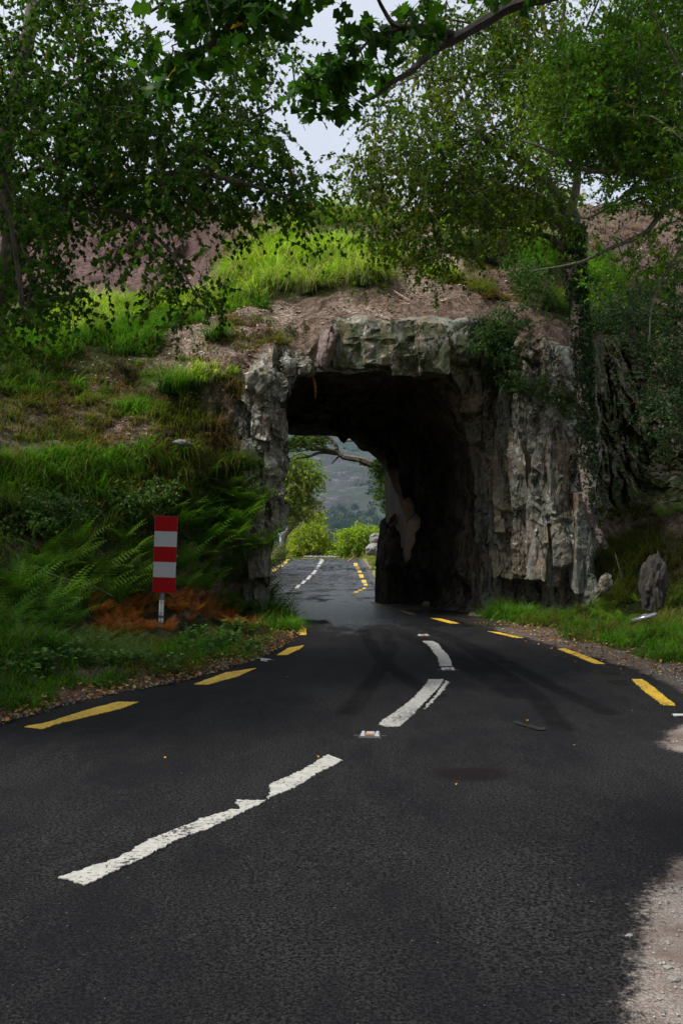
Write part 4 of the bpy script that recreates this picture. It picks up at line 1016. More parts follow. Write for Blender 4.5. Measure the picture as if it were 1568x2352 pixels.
def make_tree(name, label, cat, trunk, limbs, blobs, leaf, cols, mats, base=None, group=None, crad=.35, sprigs=11, lps=16, droop=.5, tr=(.16, .05), shape='birch', twig=.006, conn=.016, extra=None, jit=.15, trunk_mat=None):
    """trunk: photo-space polyline or 3D points; blobs: photo-space ellipses with a depth span and number of clumps"""
    T3 = np.array([P3(*p) if len(p) == 3 else p[:3] for p in trunk]); trr = tr[2] if len(tr) > 2 else None; base = T3[0] if base is None else np.array(base)
    root = empty(name, tuple(base), label, cat, group)
    mb = MB(); nodes = []
    P, R = limb_mesh(mb, T3, tr[0], tr[1], 12, len(T3) * 8, .18); nodes.append(P)
    if trr is not None:
        mb = MB(); R_ = np.interp(np.linspace(0, 1, len(P)), np.linspace(0, 1, len(trr)), trr); V_, q_ = tube(P, R_, 14, rough=.22); mb.add(V_, q_)
    tk = mb.build('trunk', trunk_mat or mats[0], smooth=True); obs = [tk]
    mb = MB()
    for pts, r0, r1 in limbs:
        L3 = np.array([P3(*p) for p in pts]); P, R = limb_mesh(mb, L3, r0, r1, 7); nodes.append(P)
    nodes = np.concatenate(nodes); anchor = nodes
    cen = []
    for b in blobs:
        px, py, rx, ry, d0, d1, K = b[:7]
        qx, qy = scat(px, py, rx, ry, K); dd = RS.uniform(d0, d1, K); cen.append(P3(qx, qy, dd))
    cen = np.concatenate(cen); order = np.argsort([np.min(((anchor - c) ** 2).sum(1)) for c in cen])
    pool = anchor.copy(); tw = []
    for i in order:
        c = cen[i]; dist = ((pool - c) ** 2).sum(1); a_ = pool[dist.argmin()]
        L = math.sqrt(dist.min())
        if L < .02: continue
        mid = (a_ + c) / 2 + RS.normal(size=3) * L * .13 + np.array([0, 0, L * .12]); P = spline([a_, mid, c], 6)
        r_ = min(.004 + conn * min(L, 1.5), conn * 1.6); V, q = tube(P, np.linspace(r_, twig * .8, 6), 5, cap=False); mb.add(V, q)
        pool = np.concatenate([pool, P[2:]])
    # sprigs with leaves
    m = len(cen) * sprigs; st = np.repeat(cen, sprigs, 0) + RS.normal(0, crad * .35, (m, 3))
    dr = RS.normal(size=(m, 3)); dr[:, 2] = dr[:, 2] * .6 - droop * .4; dr /= np.linalg.norm(dr, axis=1)[:, None]
    Ls = crad * RS.uniform(.7, 1.7, m); t = np.linspace(0, 1, 4)
    V3 = st[:, None, :] + dr[:, None, :] * (Ls[:, None] * t)[..., None]; V3[..., 2] -= droop * (Ls[:, None] * t) ** 2 * 1.1
    ppt = V3; w_ = twig * .55
    off = np.array([[0, 0, 1.], [.87, 0, -.5], [-.87, 0, -.5]]) * w_
    TV = (ppt[:, :, None, :] + off[None, None] * (1 - .6 * t)[None, :, None, None]).reshape(m, 12, 3)
    fb = np.array([(k * 3 + j, k * 3 + (j + 1) % 3, (k + 1) * 3 + (j + 1) % 3, (k + 1) * 3 + j) for k in range(3) for j in range(3)])
    mb.addarr(TV.reshape(-1, 3), ((np.arange(m) * 12)[:, None, None] + fb[None]).reshape(-1, 4))
    br = mb.build('branches', mats[0]); obs.append(br)
    N_ = m * lps; u = np.repeat(np.arange(m), lps); tt = RS.uniform(.1, 1.02, N_)
    pos = st[u] + dr[u] * (Ls[u] * tt)[:, None]; pos[:, 2] -= droop * (Ls[u] * tt) ** 2 * 1.1
    ld = RS.normal(size=(N_, 3)) + dr[u] * .5; ld[:, 2] -= droop * 1.6; nn = RS.normal(size=(N_, 3)) * .6 + np.array([0, -.15, .8])
    pal = np.array(cols); col = pal[RS.randint(len(pal), size=len(cen))]; col = np.repeat(col, sprigs * lps, 0) * np.repeat(RS.uniform(1 - jit, 1 + jit, (len(cen), 1)), sprigs * lps, 0) * RS.uniform(.65, 1.35, (N_, 1))
    yl = RS.rand(N_) < .012; col[yl] = np.array([.22, .15, .02])
    s = leaf * RS.uniform(.6, 1.25, N_)
    LV, LC, LF = leaf_polys(pos, ld, nn, s, col, shape)
    obs.append(link('crown', mk_mesh('crown', LV, [LF], [mats[1]], LC)))
    if extra: obs += extra(T3)
    rebase(obs, root); return root

BIRCH_L = [(.028, .080, .006), (.042, .105, .008), (.034, .072, .008), (.060, .125, .010)]
make_tree('birch_tree', 'dark birch with drooping twigs at the left edge, its limb arching right over the slope', 'tree',
    [(-210, 1180, 12.4), (-80, 850, 12), (0, 680, 12), (28, 590, 12), (28, 500, 12), (8, 400, 12), (30, 230, 12.2), (75, 20, 12.5), (95, -250, 13)],
    [([(25, 590, 12), (90, 510, 11.8), (200, 440, 11.5), (330, 412, 11.2), (440, 395, 11), (560, 420, 11), (650, 450, 11)], .085, .015),
     ([(110, 495, 11.8), (240, 480, 11.2), (330, 520, 10.8), (400, 590, 10.5), (450, 680, 10.3)], .04, .008),
     ([(12, 420, 12), (150, 360, 12), (300, 260, 12.2), (420, 180, 12.5)], .05, .012), ([(30, 250, 12.2), (200, 170, 12.5), (360, 60, 12.8)], .04, .012),
     ([(10, 380, 12), (-100, 250, 11), (-250, 100, 10)], .06, .02), ([(75, 20, 12.5), (250, -120, 11), (450, -250, 10)], .05, .015), ([(28, 500, 12), (70, 620, 10.5), (60, 720, 10)], .04, .01),
     ([(330, 412, 11.2), (480, 320, 11.2), (600, 260, 11.4), (680, 210, 11.5)], .035, .008)],
    [(130, 130, 230, 190, 10, 14, 78), (340, 320, 220, 130, 10, 13, 60), (540, 330, 110, 120, 10.5, 13, 22), (690, 410, 45, 60, 10.5, 12.3, 6), (560, 140, 80, 120, 11, 14, 15),
     (110, 430, 170, 110, 10, 13, 36), (430, 440, 170, 35, 10.3, 12.5, 15), (620, 470, 90, 20, 10.8, 12, 4), (100, 610, 110, 80, 9.5, 11.5, 11), (330, 560, 120, 40, 10, 11, 4), (420, 640, 70, 50, 10, 10.8, 4), (30, 740, 60, 50, 9, 10.5, 4),
     (680, 150, 20, 70, 11, 13, 1), (-280, 200, 250, 500, 8, 13, 60), (200, -280, 450, 180, 8, 13, 70)],  # last two clumps: unseen crown added out of frame to shade the bank
    .062, BIRCH_L, (BARK, LEAF), tr=(.20, .07), crad=.36, sprigs=10, lps=17, droop=.7)

# white peeling birch bark with ivy for the right birch
def mat_birch():
    m = N('birch_bark')
    c = m.mix(m.ramp(m.noise(6, 5, .7, stretch=(.6, .6, 3)), .45, .6), (.50, .39, .34), (.28, .20, .17))
    dk = m.ramp(m.noise(3.2, 5, .7, stretch=(1, 1, .8), seed=4), .455, .50)
    c = m.mix(dk, c, (.030, .022, .018)); c = m.mix(m.ramp(m.noise(30, 3, .6, stretch=(.3, .3, 2.5), seed=2), .62, .68), c, (.05, .04, .035))
    m.color(c).rough(.75).bump(m.noise(10, 6, .7), .9, .04); return m.m
IVY = [(.010, .028, .006), (.018, .044, .008), (.034, .075, .014)]
def ivy(T3):
    P = spline(T3, 200); n = 8000; k = RS.randint(20, 190, n); keep = RS.rand(n) < np.interp(k, [20, 50, 80, 100, 190], [.02, .12, .6, 1, 1]); k = k[keep]; n = len(k)
    az = np.where(RS.rand(n) < .7, RS.normal(-.6, .9, n), RS.uniform(0, 6.28, n)); rad = np.interp(k, [0, 100, 190], [.16, .16, .22]) * RS.uniform(.85, 1.35, n)
    o = np.stack([np.cos(az), np.sin(az), 0 * az], -1); pos = P[k] + o * rad[:, None]
    d = RS.normal(size=(n, 3)) * .5 + np.array([0, 0, -1.]); pal = np.array(IVY); col = pal[RS.randint(3, size=n)] * RS.uniform(.6, 1.4, (n, 1))
    V, C, f = leaf_polys(pos, d, o + RS.normal(size=(n, 3)) * .4, .065 * RS.uniform(.6, 1.2, n), col, 'birch')
    return [link('ivy', mk_mesh('ivy', V, [f], [LEAFG], C))]
BIRCH_R = [(.060, .120, .008), (.085, .155, .010), (.050, .100, .008), (.110, .145, .012)]
make_tree('birch_tree', 'white barked birch wrapped in ivy, growing in front of the right pier', 'tree',
    [(1392, 1260, 19.0), (1362, 1200, 19.1), (1350, 1100, 19.2), (1345, 1000, 19.3), (1338, 850, 19.4), (1326, 700, 19.5), (1316, 580, 19.5), (1308, 490, 19.5)],
    [([(1312, 530, 19.5), (1262, 485, 19.2), (1215, 445, 19), (1130, 430, 18.6), (1060, 470, 18.3), (1000, 500, 18)], .13, .02), ([(1308, 500, 19.5), (1240, 400, 19), (1170, 350, 18.5), (1110, 315, 18), (1085, 250, 18), (1060, 190, 18)], .11, .02),
     ([(1308, 500, 19.5), (1325, 400, 20), (1300, 250, 20.5), (1262, 120, 20.5), (1235, -40, 20.5)], .10, .04), ([(1262, 130, 20.5), (1290, 60, 20.5), (1300, -60, 20.5)], .05, .03), ([(1314, 600, 19.5), (1262, 545, 19.4), (1200, 535, 19.3)], .09, .03),
     ([(1110, 315, 18), (1020, 330, 17.5), (930, 350, 17), (860, 400, 16.8)], .04, .01), ([(1130, 430, 18.6), (1010, 420, 17.6), (930, 470, 17), (880, 540, 16.6)], .04, .01), ([(1170, 350, 18.5), (1200, 260, 18), (1190, 160, 18)], .05, .012),
     ([(1300, 250, 20.5), (1200, 120, 19.5), (1100, 60, 18.5), (1010, 40, 18)], .05, .012), ([(1060, 190, 18), (980, 170, 17.5), (900, 200, 17)], .025, .008)],
    [(850, 400, 40, 80, 16, 18, 15), (890, 540, 55, 40, 16, 17.5, 10), (950, 310, 100, 90, 16, 19, 34), (1020, 440, 110, 60, 16.5, 19, 26), (1110, 230, 130, 100, 16.5, 20, 44), (1000, 130, 90, 80, 17, 20, 18),
     (1170, 400, 120, 90, 17, 20, 44), (1230, 90, 130, 90, 17.5, 21, 44), (1000, 560, 40, 50, 16.5, 17.5, 8), (1100, 30, 130, 60, 17, 20, 26), (780, 560, 1, 1, 16, 17, 0), (1300, 250, 110, 90, 18, 21, 34), (1230, 470, 100, 50, 18, 20, 16), (1400, -150, 350, 120, 17, 21, 50)],
    .070, BIRCH_R, (BARK, LEAF), tr=(.20, .24, [.05, .11, .15, .15, .14, .15, .16, .20]), crad=.48, sprigs=10, lps=16, droop=.7, extra=ivy, twig=.008, conn=.022, trunk_mat=mat_birch())

GLOSS = [(.070, .175, .008), (.10, .23, .012), (.050, .135, .008), (.14, .25, .016)]
make_tree('holly_oak_tree', 'leafy bright green tree with pale bare twigs leaning in from the right edge', 'tree',
    [(1880, 1480, 13.5), (1800, 1100, 13.5), (1730, 700, 13.5), (1660, 420, 13.5), (1620, 150, 13.5), (1600, -100, 13.5)],
    [([(1700, 590, 13.5), (1580, 445, 13), (1480, 400, 12.6), (1390, 393, 12.4), (1330, 385, 12.2), (1250, 340, 12), (1190, 320, 12)], .07, .010), ([(1715, 650, 13.5), (1560, 475, 13), (1480, 535, 12.8), (1400, 570, 12.6), (1330, 602, 12.5), (1220, 622, 12.4)], .05, .007),
     ([(1660, 420, 13.5), (1560, 330, 13.4), (1450, 280, 13.3), (1380, 200, 13.3)], .05, .012), ([(1620, 150, 13.5), (1500, 120, 13.5), (1400, 60, 13.5)], .05, .012), ([(1480, 400, 12.6), (1430, 450, 12.4), (1350, 500, 12.2), (1300, 480, 12)], .025, .006),
     ([(1725, 700, 13.5), (1600, 560, 13), (1545, 600, 12.6), (1500, 690, 12.4), (1490, 780, 12.3)], .035, .008), ([(1560, 475, 13), (1540, 400, 12.8), (1500, 360, 12.6)], .03, .01)],
    [(1420, 190, 150, 130, 11.5, 14.5, 120), (1510, 330, 110, 90, 12, 14.5, 66), (1360, 310, 110, 70, 11.8, 13.5, 44), (1530, 60, 120, 90, 12, 14.5, 56), (1270, 220, 60, 60, 12, 13, 10), (1490, 460, 110, 40, 12, 13.5, 12), (1540, 560, 60, 60, 12, 13.5, 6), (1720, 200, 180, 300, 10, 14, 44), (1430, 620, 100, 60, 12.2, 13.2, 5), (1650, -150, 250, 120, 9, 14, 40)],
    .060, GLOSS, (BARKG, LEAFG), tr=(.17, .08), crad=.30, sprigs=12, lps=17, droop=.1, shape='oval', conn=.010)
HOLLY = [(.018, .050, .016), (.030, .075, .022), (.024, .062, .014)]
make_tree('holly_tree', 'dark glossy holly hanging over the shaded rock at the right edge', 'tree',
    [(1760, 1350, 15.5), (1720, 1100, 15.5), (1680, 850, 15.5), (1640, 650, 15.5)], [([(1700, 950, 15.5), (1600, 900, 15.2), (1530, 880, 15)], .04, .01), ([(1690, 800, 15.5), (1600, 740, 15.2), (1500, 720, 15)], .04, .01), ([(1720, 1100, 15.5), (1620, 1060, 15), (1560, 1030, 15)], .03, .01)],
    [(1530, 760, 90, 60, 14.6, 16, 22), (1550, 890, 60, 70, 14.6, 16, 26), (1560, 1000, 40, 50, 14.6, 15.6, 10), (1430, 690, 60, 40, 15, 16, 8), (1680, 850, 120, 250, 14, 16.5, 36), (1560, 640, 60, 40, 14.6, 15.6, 8)],
    .060, HOLLY, (BARK, LEAFG), tr=(.12, .05), crad=.34, sprigs=10, lps=14, droop=.2, shape='oval')

SHADE = [(.03, .08, .01), (.045, .10, .012)]  # leaf colours of the two unseen trees added out of frame for shade
make_tree('added_shade_tree', 'unseen tree added outside the left edge to shade the fern bank', 'tree',
    [(-8.6, 9.5, -.3, 0), (-8.5, 9.6, 3, 0), (-8.2, 9.8, 6, 0), (-8.0, 10, 9, 0)], [([(-600, 400, 10), (-500, 100, 10.5), (-420, -100, 11)], .12, .03)],
    [(-620, 150, 400, 420, 7, 14.5, 150), (-380, -60, 200, 260, 9, 15, 60), (-700, 700, 320, 250, 7, 11, 50)], .13, SHADE, (BARK, LEAF), tr=(.3, .12), crad=.6, sprigs=8, lps=12, droop=.3, shape='oval', twig=.01, conn=.03)
make_tree('added_shade_tree', 'unseen tree added beyond the right edge to shade the right verge', 'tree',
    [(8.6, 12.5, -.3, 0), (8.5, 12.6, 4, 0), (8.2, 12.8, 8, 0), (7.8, 13, 12, 0)], [([(2100, -700, 13), (1700, -600, 12.5), (1300, -500, 12)], .12, .03)],
    [(1350, -420, 520, 170, 9.5, 15, 130), (800, -560, 300, 120, 7, 11, 50), (2000, 0, 260, 600, 9, 14, 70)], .13, SHADE, (BARK, LEAF), tr=(.3, .12), crad=.6, sprigs=8, lps=12, droop=.3, shape='oval', twig=.01, conn=.03)

# ---- shrubs on the slope and rock: bushes
def bush(name, label, cat, px, py, blobs, leaf, cols, mats=None, **kw):
    p = surf(np.array([px]), np.array([py]))[0] if kw.get('at') is None else np.array(kw.pop('at')); kw.pop('at', None)
    d = p[1]; top = (p[0] / d * F + CX, HY - (p[2] + .25 - H) / d * F, d - .05)
    return make_tree(name, label, cat, [tuple(p), (p[0] + .02, d - .02, p[2] + .12, 0), (p[0] + .03, d - .04, p[2] + .25, 0)][0:1] + [] if False else [(p[0] / d * F + CX, HY - (p[2] - H) / d * F, d), top], [], blobs, leaf, cols, mats or (BARK, LEAFG), tr=(.03, .02), **kw)
bush('heather_bush', 'low dark green heather bush on the slope right of the bright grass', 'bush', 1120, 590, [(1110, 572, 85, 24, 23.4, 24.6, 60), (1060, 585, 45, 20, 23.4, 24.4, 24), (1170, 560, 60, 22, 23.6, 24.8, 30)], .05, [(.045, .065, .015), (.065, .085, .018), (.075, .06, .03), (.05, .09, .02)], crad=.16, sprigs=12, lps=16, droop=-.9, shape='oval', conn=.008)
bush('ivy_shrub', 'glossy dark shrub hanging over the rock right of the tunnel lintel', 'bush', 1160, 740, [(1140, 755, 55, 24, 19.6, 20.1, 15), (1180, 720, 45, 34, 20, 21, 14), (1110, 790, 30, 20, 19.6, 20.1, 6), (1170, 810, 40, 26, 19.6, 20.2, 8)], .055, [(.030, .085, .020), (.045, .11, .026), (.06, .13, .02)], crad=.16, sprigs=9, lps=12, droop=.6, shape='oval', conn=.008)
bush('bramble_bush', 'leafy bramble trailing over the ledge of the right pier', 'bush', 1240, 900, [(1220, 885, 60, 14, 19.4, 20, 12), (1180, 870, 40, 18, 19.4, 20, 8), (1285, 905, 40, 14, 19.4, 20, 6), (1290, 960, 20, 30, 19.5, 20, 3)], .055, [(.045, .10, .018), (.06, .12, .02), (.035, .075, .02)], crad=.15, sprigs=9, lps=12, droop=.5, shape='oval', conn=.008)
bush('understorey_shrub', 'dark leafy shrub on the slope left of the ivied birch trunk', 'bush', 1240, 690, [(1225, 650, 45, 40, 20.8, 22, 20), (1250, 720, 40, 35, 20.6, 21.6, 12), (1200, 610, 40, 30, 21.5, 22.5, 8)], .06, [(.045, .11, .016), (.065, .14, .018), (.05, .11, .018)], crad=.2, sprigs=9, lps=13, droop=.4, shape='oval', conn=.01)
bush('understorey_shrub', 'dark leafy shrub on the slope right of the ivied birch trunk', 'bush', 1450, 740, [(1430, 720, 70, 40, 20.5, 22, 28), (1500, 760, 60, 40, 20, 21.5, 18)], .06, HOLLY, crad=.24, sprigs=9, lps=12, droop=.3, shape='oval', conn=.01)
bush('bramble_bush', 'dark leafy bramble clump on the bank well left of the striped plate', 'bush', 110, 1185, [(110, 1165, 90, 26, 14.9, 15.6, 26), (40, 1210, 60, 26, 14.6, 15.2, 14)], .055, [(.030, .085, .012), (.045, .11, .015), (.06, .12, .02)], crad=.2, sprigs=8, lps=11, droop=.4, shape='birch', conn=.008)
bush('bramble_bush', 'leafy bramble clump in the long grass above and left of the striped plate', 'bush', 300, 1160, [(290, 1145, 70, 20, 17.0, 17.6, 20), (370, 1120, 50, 16, 17.3, 17.8, 10)], .055, [(.035, .09, .012), (.055, .12, .015)], crad=.18, sprigs=8, lps=10, droop=.4, shape='birch', conn=.008)
bush('heather_bush', 'small brown green heather clump on the pink slab above the left pier', 'bush', 610, 790, [(600, 780, 55, 12, 20.6, 21.0, 20), (690, 765, 30, 16, 20.4, 20.8, 10)], .04, [(.06, .075, .02), (.09, .07, .035), (.05, .08, .015)], crad=.12, sprigs=9, lps=12, droop=-.8, shape='oval', conn=.006)
bush('heather_bush', 'low heather clump on the soil left of the rounded tussock', 'bush', 290, 855, [(280, 848, 40, 10, 20.0, 20.5, 14)], .04, [(.05, .075, .02), (.08, .065, .03)], crad=.12, sprigs=9, lps=12, droop=-.8, shape='oval', conn=.006)
GORSE = [(.20, .23, .02), (.14, .19, .022), (.26, .26, .02)]
for px, blobs, lab in [(900, [(890, 466, 60, 16, 31, 33, 26)], 'yellow green bush on the skyline left of the right birch foliage'), (1000, [(1000, 462, 60, 16, 31, 33, 24)], 'yellow green bush on the skyline in the middle of the ridge'),
                       (1180, [(1170, 455, 70, 18, 31, 33, 30), (1150, 476, 60, 12, 30.5, 32, 14)], 'large yellow green bush on the skyline behind the birch limbs'), (1290, [(1290, 462, 50, 18, 31, 33, 18)], 'yellow green bush on the skyline nearest the right trunk')]:
    d = 31.5; bush('ridge_bush', lab, 'bush', px, 480, blobs, .085, GORSE, at=P3(px, 500, d), crad=.3, sprigs=9, lps=12, droop=-.2, shape='oval', conn=.01, group='bushes along the ridge')

# ---- oak bough in the foreground
OAK = [(.024, .075, .008), (.036, .105, .010), (.050, .13, .012), (.020, .055, .008)]
make_tree('oak_tree', 'near oak whose dark bough with large lobed leaves hangs across the top', 'tree',
    [(5.4, 1.6, -.2, 0), (5.2, 1.9, 2.0, 0), (4.8, 2.4, 3.6, 0), (4.0, 3.2, 4.9, 0), (3.2, 4.0, 5.6, 0)],
    [([(2600, -600, 4.2), (1900, -260, 4.8), (1500, -90, 5.2), (1300, -25, 5.3), (1180, 10, 5.35), (1130, 38, 5.4), (1050, 84, 5.4), (1020, 100, 5.4), (985, 125, 5.4), (940, 165, 5.35), (905, 185, 5.3), (870, 215, 5.3), (830, 235, 5.25)], .050, .006),
     ([(1040, 78, 5.4), (980, 62, 5.3), (930, 62, 5.2), (900, 50, 5.2), (880, 20, 5.2), (860, -20, 5.1)], .022, .008), ([(930, 62, 5.2), (880, 75, 5.2), (840, 100, 5.2), (800, 150, 5.2), (760, 200, 5.2)], .012, .005),
     ([(1500, -90, 5.2), (1100, -160, 5), (800, -130, 4.8), (620, -60, 4.7), (560, 30, 4.6), (500, 90, 4.6), (430, 130, 4.6), (370, 150, 4.6)], .045, .006), ([(620, -60, 4.7), (520, -60, 4.5), (420, -20, 4.5), (340, 30, 4.5)], .02, .006)],
    [(750, 190, 55, 18, 5.0, 5.5, 9), (810, 160, 45, 22, 5.0, 5.5, 6), (890, 50, 60, 30, 5.0, 5.4, 5), (970, 40, 50, 25, 5.1, 5.5, 3), (840, 110, 40, 20, 5.0, 5.4, 2),
     (480, 30, 110, 35, 4.3, 4.8, 12), (400, 130, 35, 45, 4.4, 4.7, 6), (560, -10, 130, 22, 4.3, 4.9, 8), (700, -30, 100, 18, 4.5, 5, 5), (500, 100, 50, 20, 4.4, 4.8, 2), (1150, -40, 200, 22, 4.8, 5.4, 4),
     (700, -420, 700, 260, 3.2, 5, 150)],  # unseen overhead crown, added out of frame to shade the near ground
    .074, OAK, (BARKD, LEAF), tr=(.26, .12), crad=.13, sprigs=4, lps=4, droop=.5, shape='oak', twig=.004, conn=.010)

# ---- trees beyond the tunnel
def ft(name, label, px, trunk_px, blobs, cols, leaf=.12, crad=.5, **kw):
    return make_tree(name, label, 'tree', trunk_px, kw.pop('limbs', []), blobs, leaf, cols, (BARKG, LEAF), crad=crad, shape='oval', twig=.015, conn=.03, tr=kw.pop('tr', (.2, .08)), **kw)
YG = [(.24, .31, .02), (.18, .26, .02), (.28, .33, .03)]
TALL = [(.13, .20, .025), (.08, .16, .02), (.22, .26, .06), (.17, .22, .035)]
ft('far_oak_tree', 'tall pale topped oak leaning right beside the road beyond the tunnel', 690, [(648, 1287, 62), (655, 1230, 62), (690, 1190, 62), (700, 1140, 62), (690, 1090, 62)],
   [(690, 1080, 36, 20, 60, 64, 40), (665, 1120, 40, 36, 60, 64, 50), (715, 1095, 24, 22, 60, 64, 16), (695, 1160, 26, 22, 60, 64, 24), (655, 1175, 22, 22, 60, 64, 14), (620, 1130, 40, 60, 60, 65, 40), (660, 1060, 30, 16, 60, 63, 12)], TALL, leaf=.19, sprigs=9, lps=11)
ft('round_bush_tree', 'yellow green bushy tree left of centre beyond the far crest', 710, [(735, 1285, 96), (725, 1255, 96), (712, 1235, 96)],
   [(712, 1222, 34, 20, 94, 99, 44), (690, 1250, 40, 22, 94, 98, 44), (745, 1255, 26, 18, 94, 98, 30), (730, 1185, 16, 14, 96, 98, 8), (670, 1270, 30, 12, 94, 98, 16), (765, 1268, 26, 12, 94, 98, 16)], YG, leaf=.26, crad=.55, sprigs=8, lps=10, limbs=[([(728, 1275, 94), (715, 1250, 94), (712, 1232, 94)], .09, .03)])
ft('round_bush_tree', 'bright yellow green bushy tree right of centre beyond the far crest', 820, [(822, 1290, 94), (825, 1260, 94), (832, 1235, 94)],
   [(832, 1225, 30, 16, 92, 97, 40), (800, 1228, 20, 10, 92, 97, 16), (815, 1250, 34, 18, 92, 97, 40), (862, 1230, 20, 14, 92, 97, 18), (790, 1268, 34, 12, 92, 96, 26), (845, 1268, 20, 14, 92, 96, 14)], [(.26, .36, .015), (.20, .30, .018), (.15, .24, .018)], leaf=.24, crad=.5, sprigs=8, lps=10)
ft('low_bush', 'grey green low bush at the left roadside beyond the tunnel', 640, [(640, 1295, 55), (640, 1275, 55)], [(640, 1262, 16, 14, 54, 56, 12), (650, 1276, 14, 8, 54, 56, 6)], [(.10, .14, .04), (.14, .17, .05)], leaf=.12, crad=.3, sprigs=8, lps=9, tr=(.08, .05))
LB = [([(905, 1100, 33), (889, 1085, 33), (852, 1066, 33), (824, 1055, 33), (792, 1050, 33), (773, 1039, 33), (742, 1032, 33), (713, 1032, 33), (690, 1022, 33), (672, 1015, 33)], .16, .02), ([(773, 1040, 33), (770, 1022, 33), (756, 1005, 33), (735, 990, 33)], .09, .04),
      ([(773, 1042, 33), (737, 1039, 33), (708, 1049, 33), (690, 1052, 33), (660, 1062, 33)], .07, .01), ([(780, 1046, 33), (768, 1058, 33), (761, 1066, 33)], .035, .012), ([(742, 1032, 33), (715, 1022, 33), (690, 1012, 33)], .03, .01), ([(713, 1032, 33), (690, 1036, 33), (662, 1038, 33)], .025, .008), ([(852, 1066, 33), (838, 1068, 33), (826, 1063, 33)], .06, .02), ([(860, 1010, 33), (800, 1012, 33), (783, 1011, 33)], .05, .02), ([(708, 1048, 33), (690, 1042, 33), (670, 1050, 33), (650, 1062, 33)], .02, .006)]
ft('gnarled_oak_tree', 'gnarled oak whose mossy limb reaches left across the far end of the tunnel', 900, [(960, 1330, 33.5), (945, 1200, 33.4), (920, 1120, 33.2), (905, 1095, 33), (900, 1000, 33), (910, 900, 33)],
   [(872, 1070, 10, 14, 32.6, 33.4, 10), (882, 1110, 10, 10, 32.6, 33.4, 8), (876, 1135, 9, 10, 32.6, 33.4, 6), (885, 1160, 8, 8, 32.6, 33.4, 3), (700, 1010, 45, 8, 32.6, 33.4, 14), (665, 1018, 14, 12, 32.6, 33.4, 7), (730, 1004, 24, 7, 32.6, 33.4, 8), (960, 1020, 60, 60, 32, 34, 30), (830, 1060, 5, 4, 33, 33.2, 1)],
   [(.07, .14, .015), (.10, .18, .018), (.05, .10, .015)], leaf=.10, crad=.24, sprigs=8, lps=10, limbs=LB, tr=(.3, .15))

# ------------------------------------------------------------------ boulders, far wall, rocks
def lump(name, c, s, mat, seed, sub=4, parent=None, amp=.35, lich=.5):
    import bmesh
    bm = bmesh.new(); bmesh.ops.create_icosphere(bm, subdivisions=sub, radius=1.0)
    V = np.array([v.co[:] for v in bm.verts]); f = np.array([[v.index for v in q.verts] for q in bm.faces]); bm.free()
    fa = facets(V * 1.4 + seed * 5.3, seed); n = V / np.linalg.norm(V, axis=1)[:, None]
    V = V * np.array(s) * (1 + amp * .35 * fa[:, :1]) + n * np.array(s) * amp * .3 * fbm(V * 2 + seed, 4, seed)[:, None]
    me = mk_mesh(name, V, [f], [mat], attrs={'lichen': np.full(len(V), lich), 'moss': np.full(len(V), .3)}); o = link(name, me, parent)
    o.location = c; return o
GREY = N('boulder_rock'); _c = GREY.mix(GREY.ramp(GREY.noise(2.5, 6, .75), .35, .65), (.11, .105, .10), (.25, .24, .225)); GREY.color(_c).rough(.9).bump(GREY.noise(6, 6, .7), .9, .06); GREY = GREY.m
for (px, py, d, s, lab, rz) in [(862, 1240, 60, (.35, .4, .38), 'pinkish boulder at the top of the bank beyond the tunnel, right', .2), (856, 1262, 56, (.42, .4, .36), 'grey boulder below the pinkish one on the far right bank', .9), (418, 1018, 18.6, (.17, .12, .07), 'pale grey stone embedded in the slope left of the pier', .3)]:
    o = lump('boulder', P3(px, py, d), s, GREY, int(px)); o.rotation_euler = (0, 0, rz); tag(o, lab, 'boulder')
def stone_wall():
    root = empty('stone_wall', tuple(P3(738, 1284, 93)), 'low grey dry stone wall beyond the crest of the road', 'stone wall'); obs = []
    p0, p1 = P3(697, 1282, 94), P3(780, 1283, 91)
    r = random.Random(3)
    for k in range(16):
        for j in range(2):
            t = (k + .5 * j + r.uniform(-.15, .15)) / 16; c = p0 * (1 - t) + p1 * t; c = c + np.array([0, r.uniform(-.06, .06), -.12 + j * .24])
            o = lump('wall_stone', c, (r.uniform(.12, .22), .2, r.uniform(.10, .15)), GREY, 40 + k * 2 + j, sub=2); obs.append(o)
    rebase(obs, root)
stone_wall()

def slab_ridge():
    # fallen purple stone wedge at the notch of the arch, left of the lintel
    m = N('purple_stone'); c = m.mix(m.ramp(m.noise(7, 6, .75), .35, .65), (.085, .055, .050), (.19, .14, .125)); m.color(c).rough(.9).bump(m.noise(12, 6, .7), .9, .05)
    o = lump('wedge_stone', P3(752, 800, 19.9), (.17, .30, .43), m.m, 12, amp=.3); o.rotation_euler = (.05, .18, .2); tag(o, 'purplish wedge of stone jammed upright in the notch of the arch', 'stone')
slab_ridge()
o = lump('tree_stump', P3(1500, 1345, 16.6), (.20, .20, .50), mat_bark('stump_wood', (.012, .010, .008), (.040, .033, .028)), 9, amp=.55); o.rotation_euler = (0, .08, 0); tag(o, 'dark weathered stump with a mossy top on the right verge', 'stump')
o = lump('rock_foot_stone', P3(1385, 1345, 18.9), (.12, .14, .24), ROCK, 21, amp=.4, lich=1.0); o.rotation_euler = (0, .5, 0); tag(o, 'pale lichened stone leaning at the foot of the right pier', 'stone')

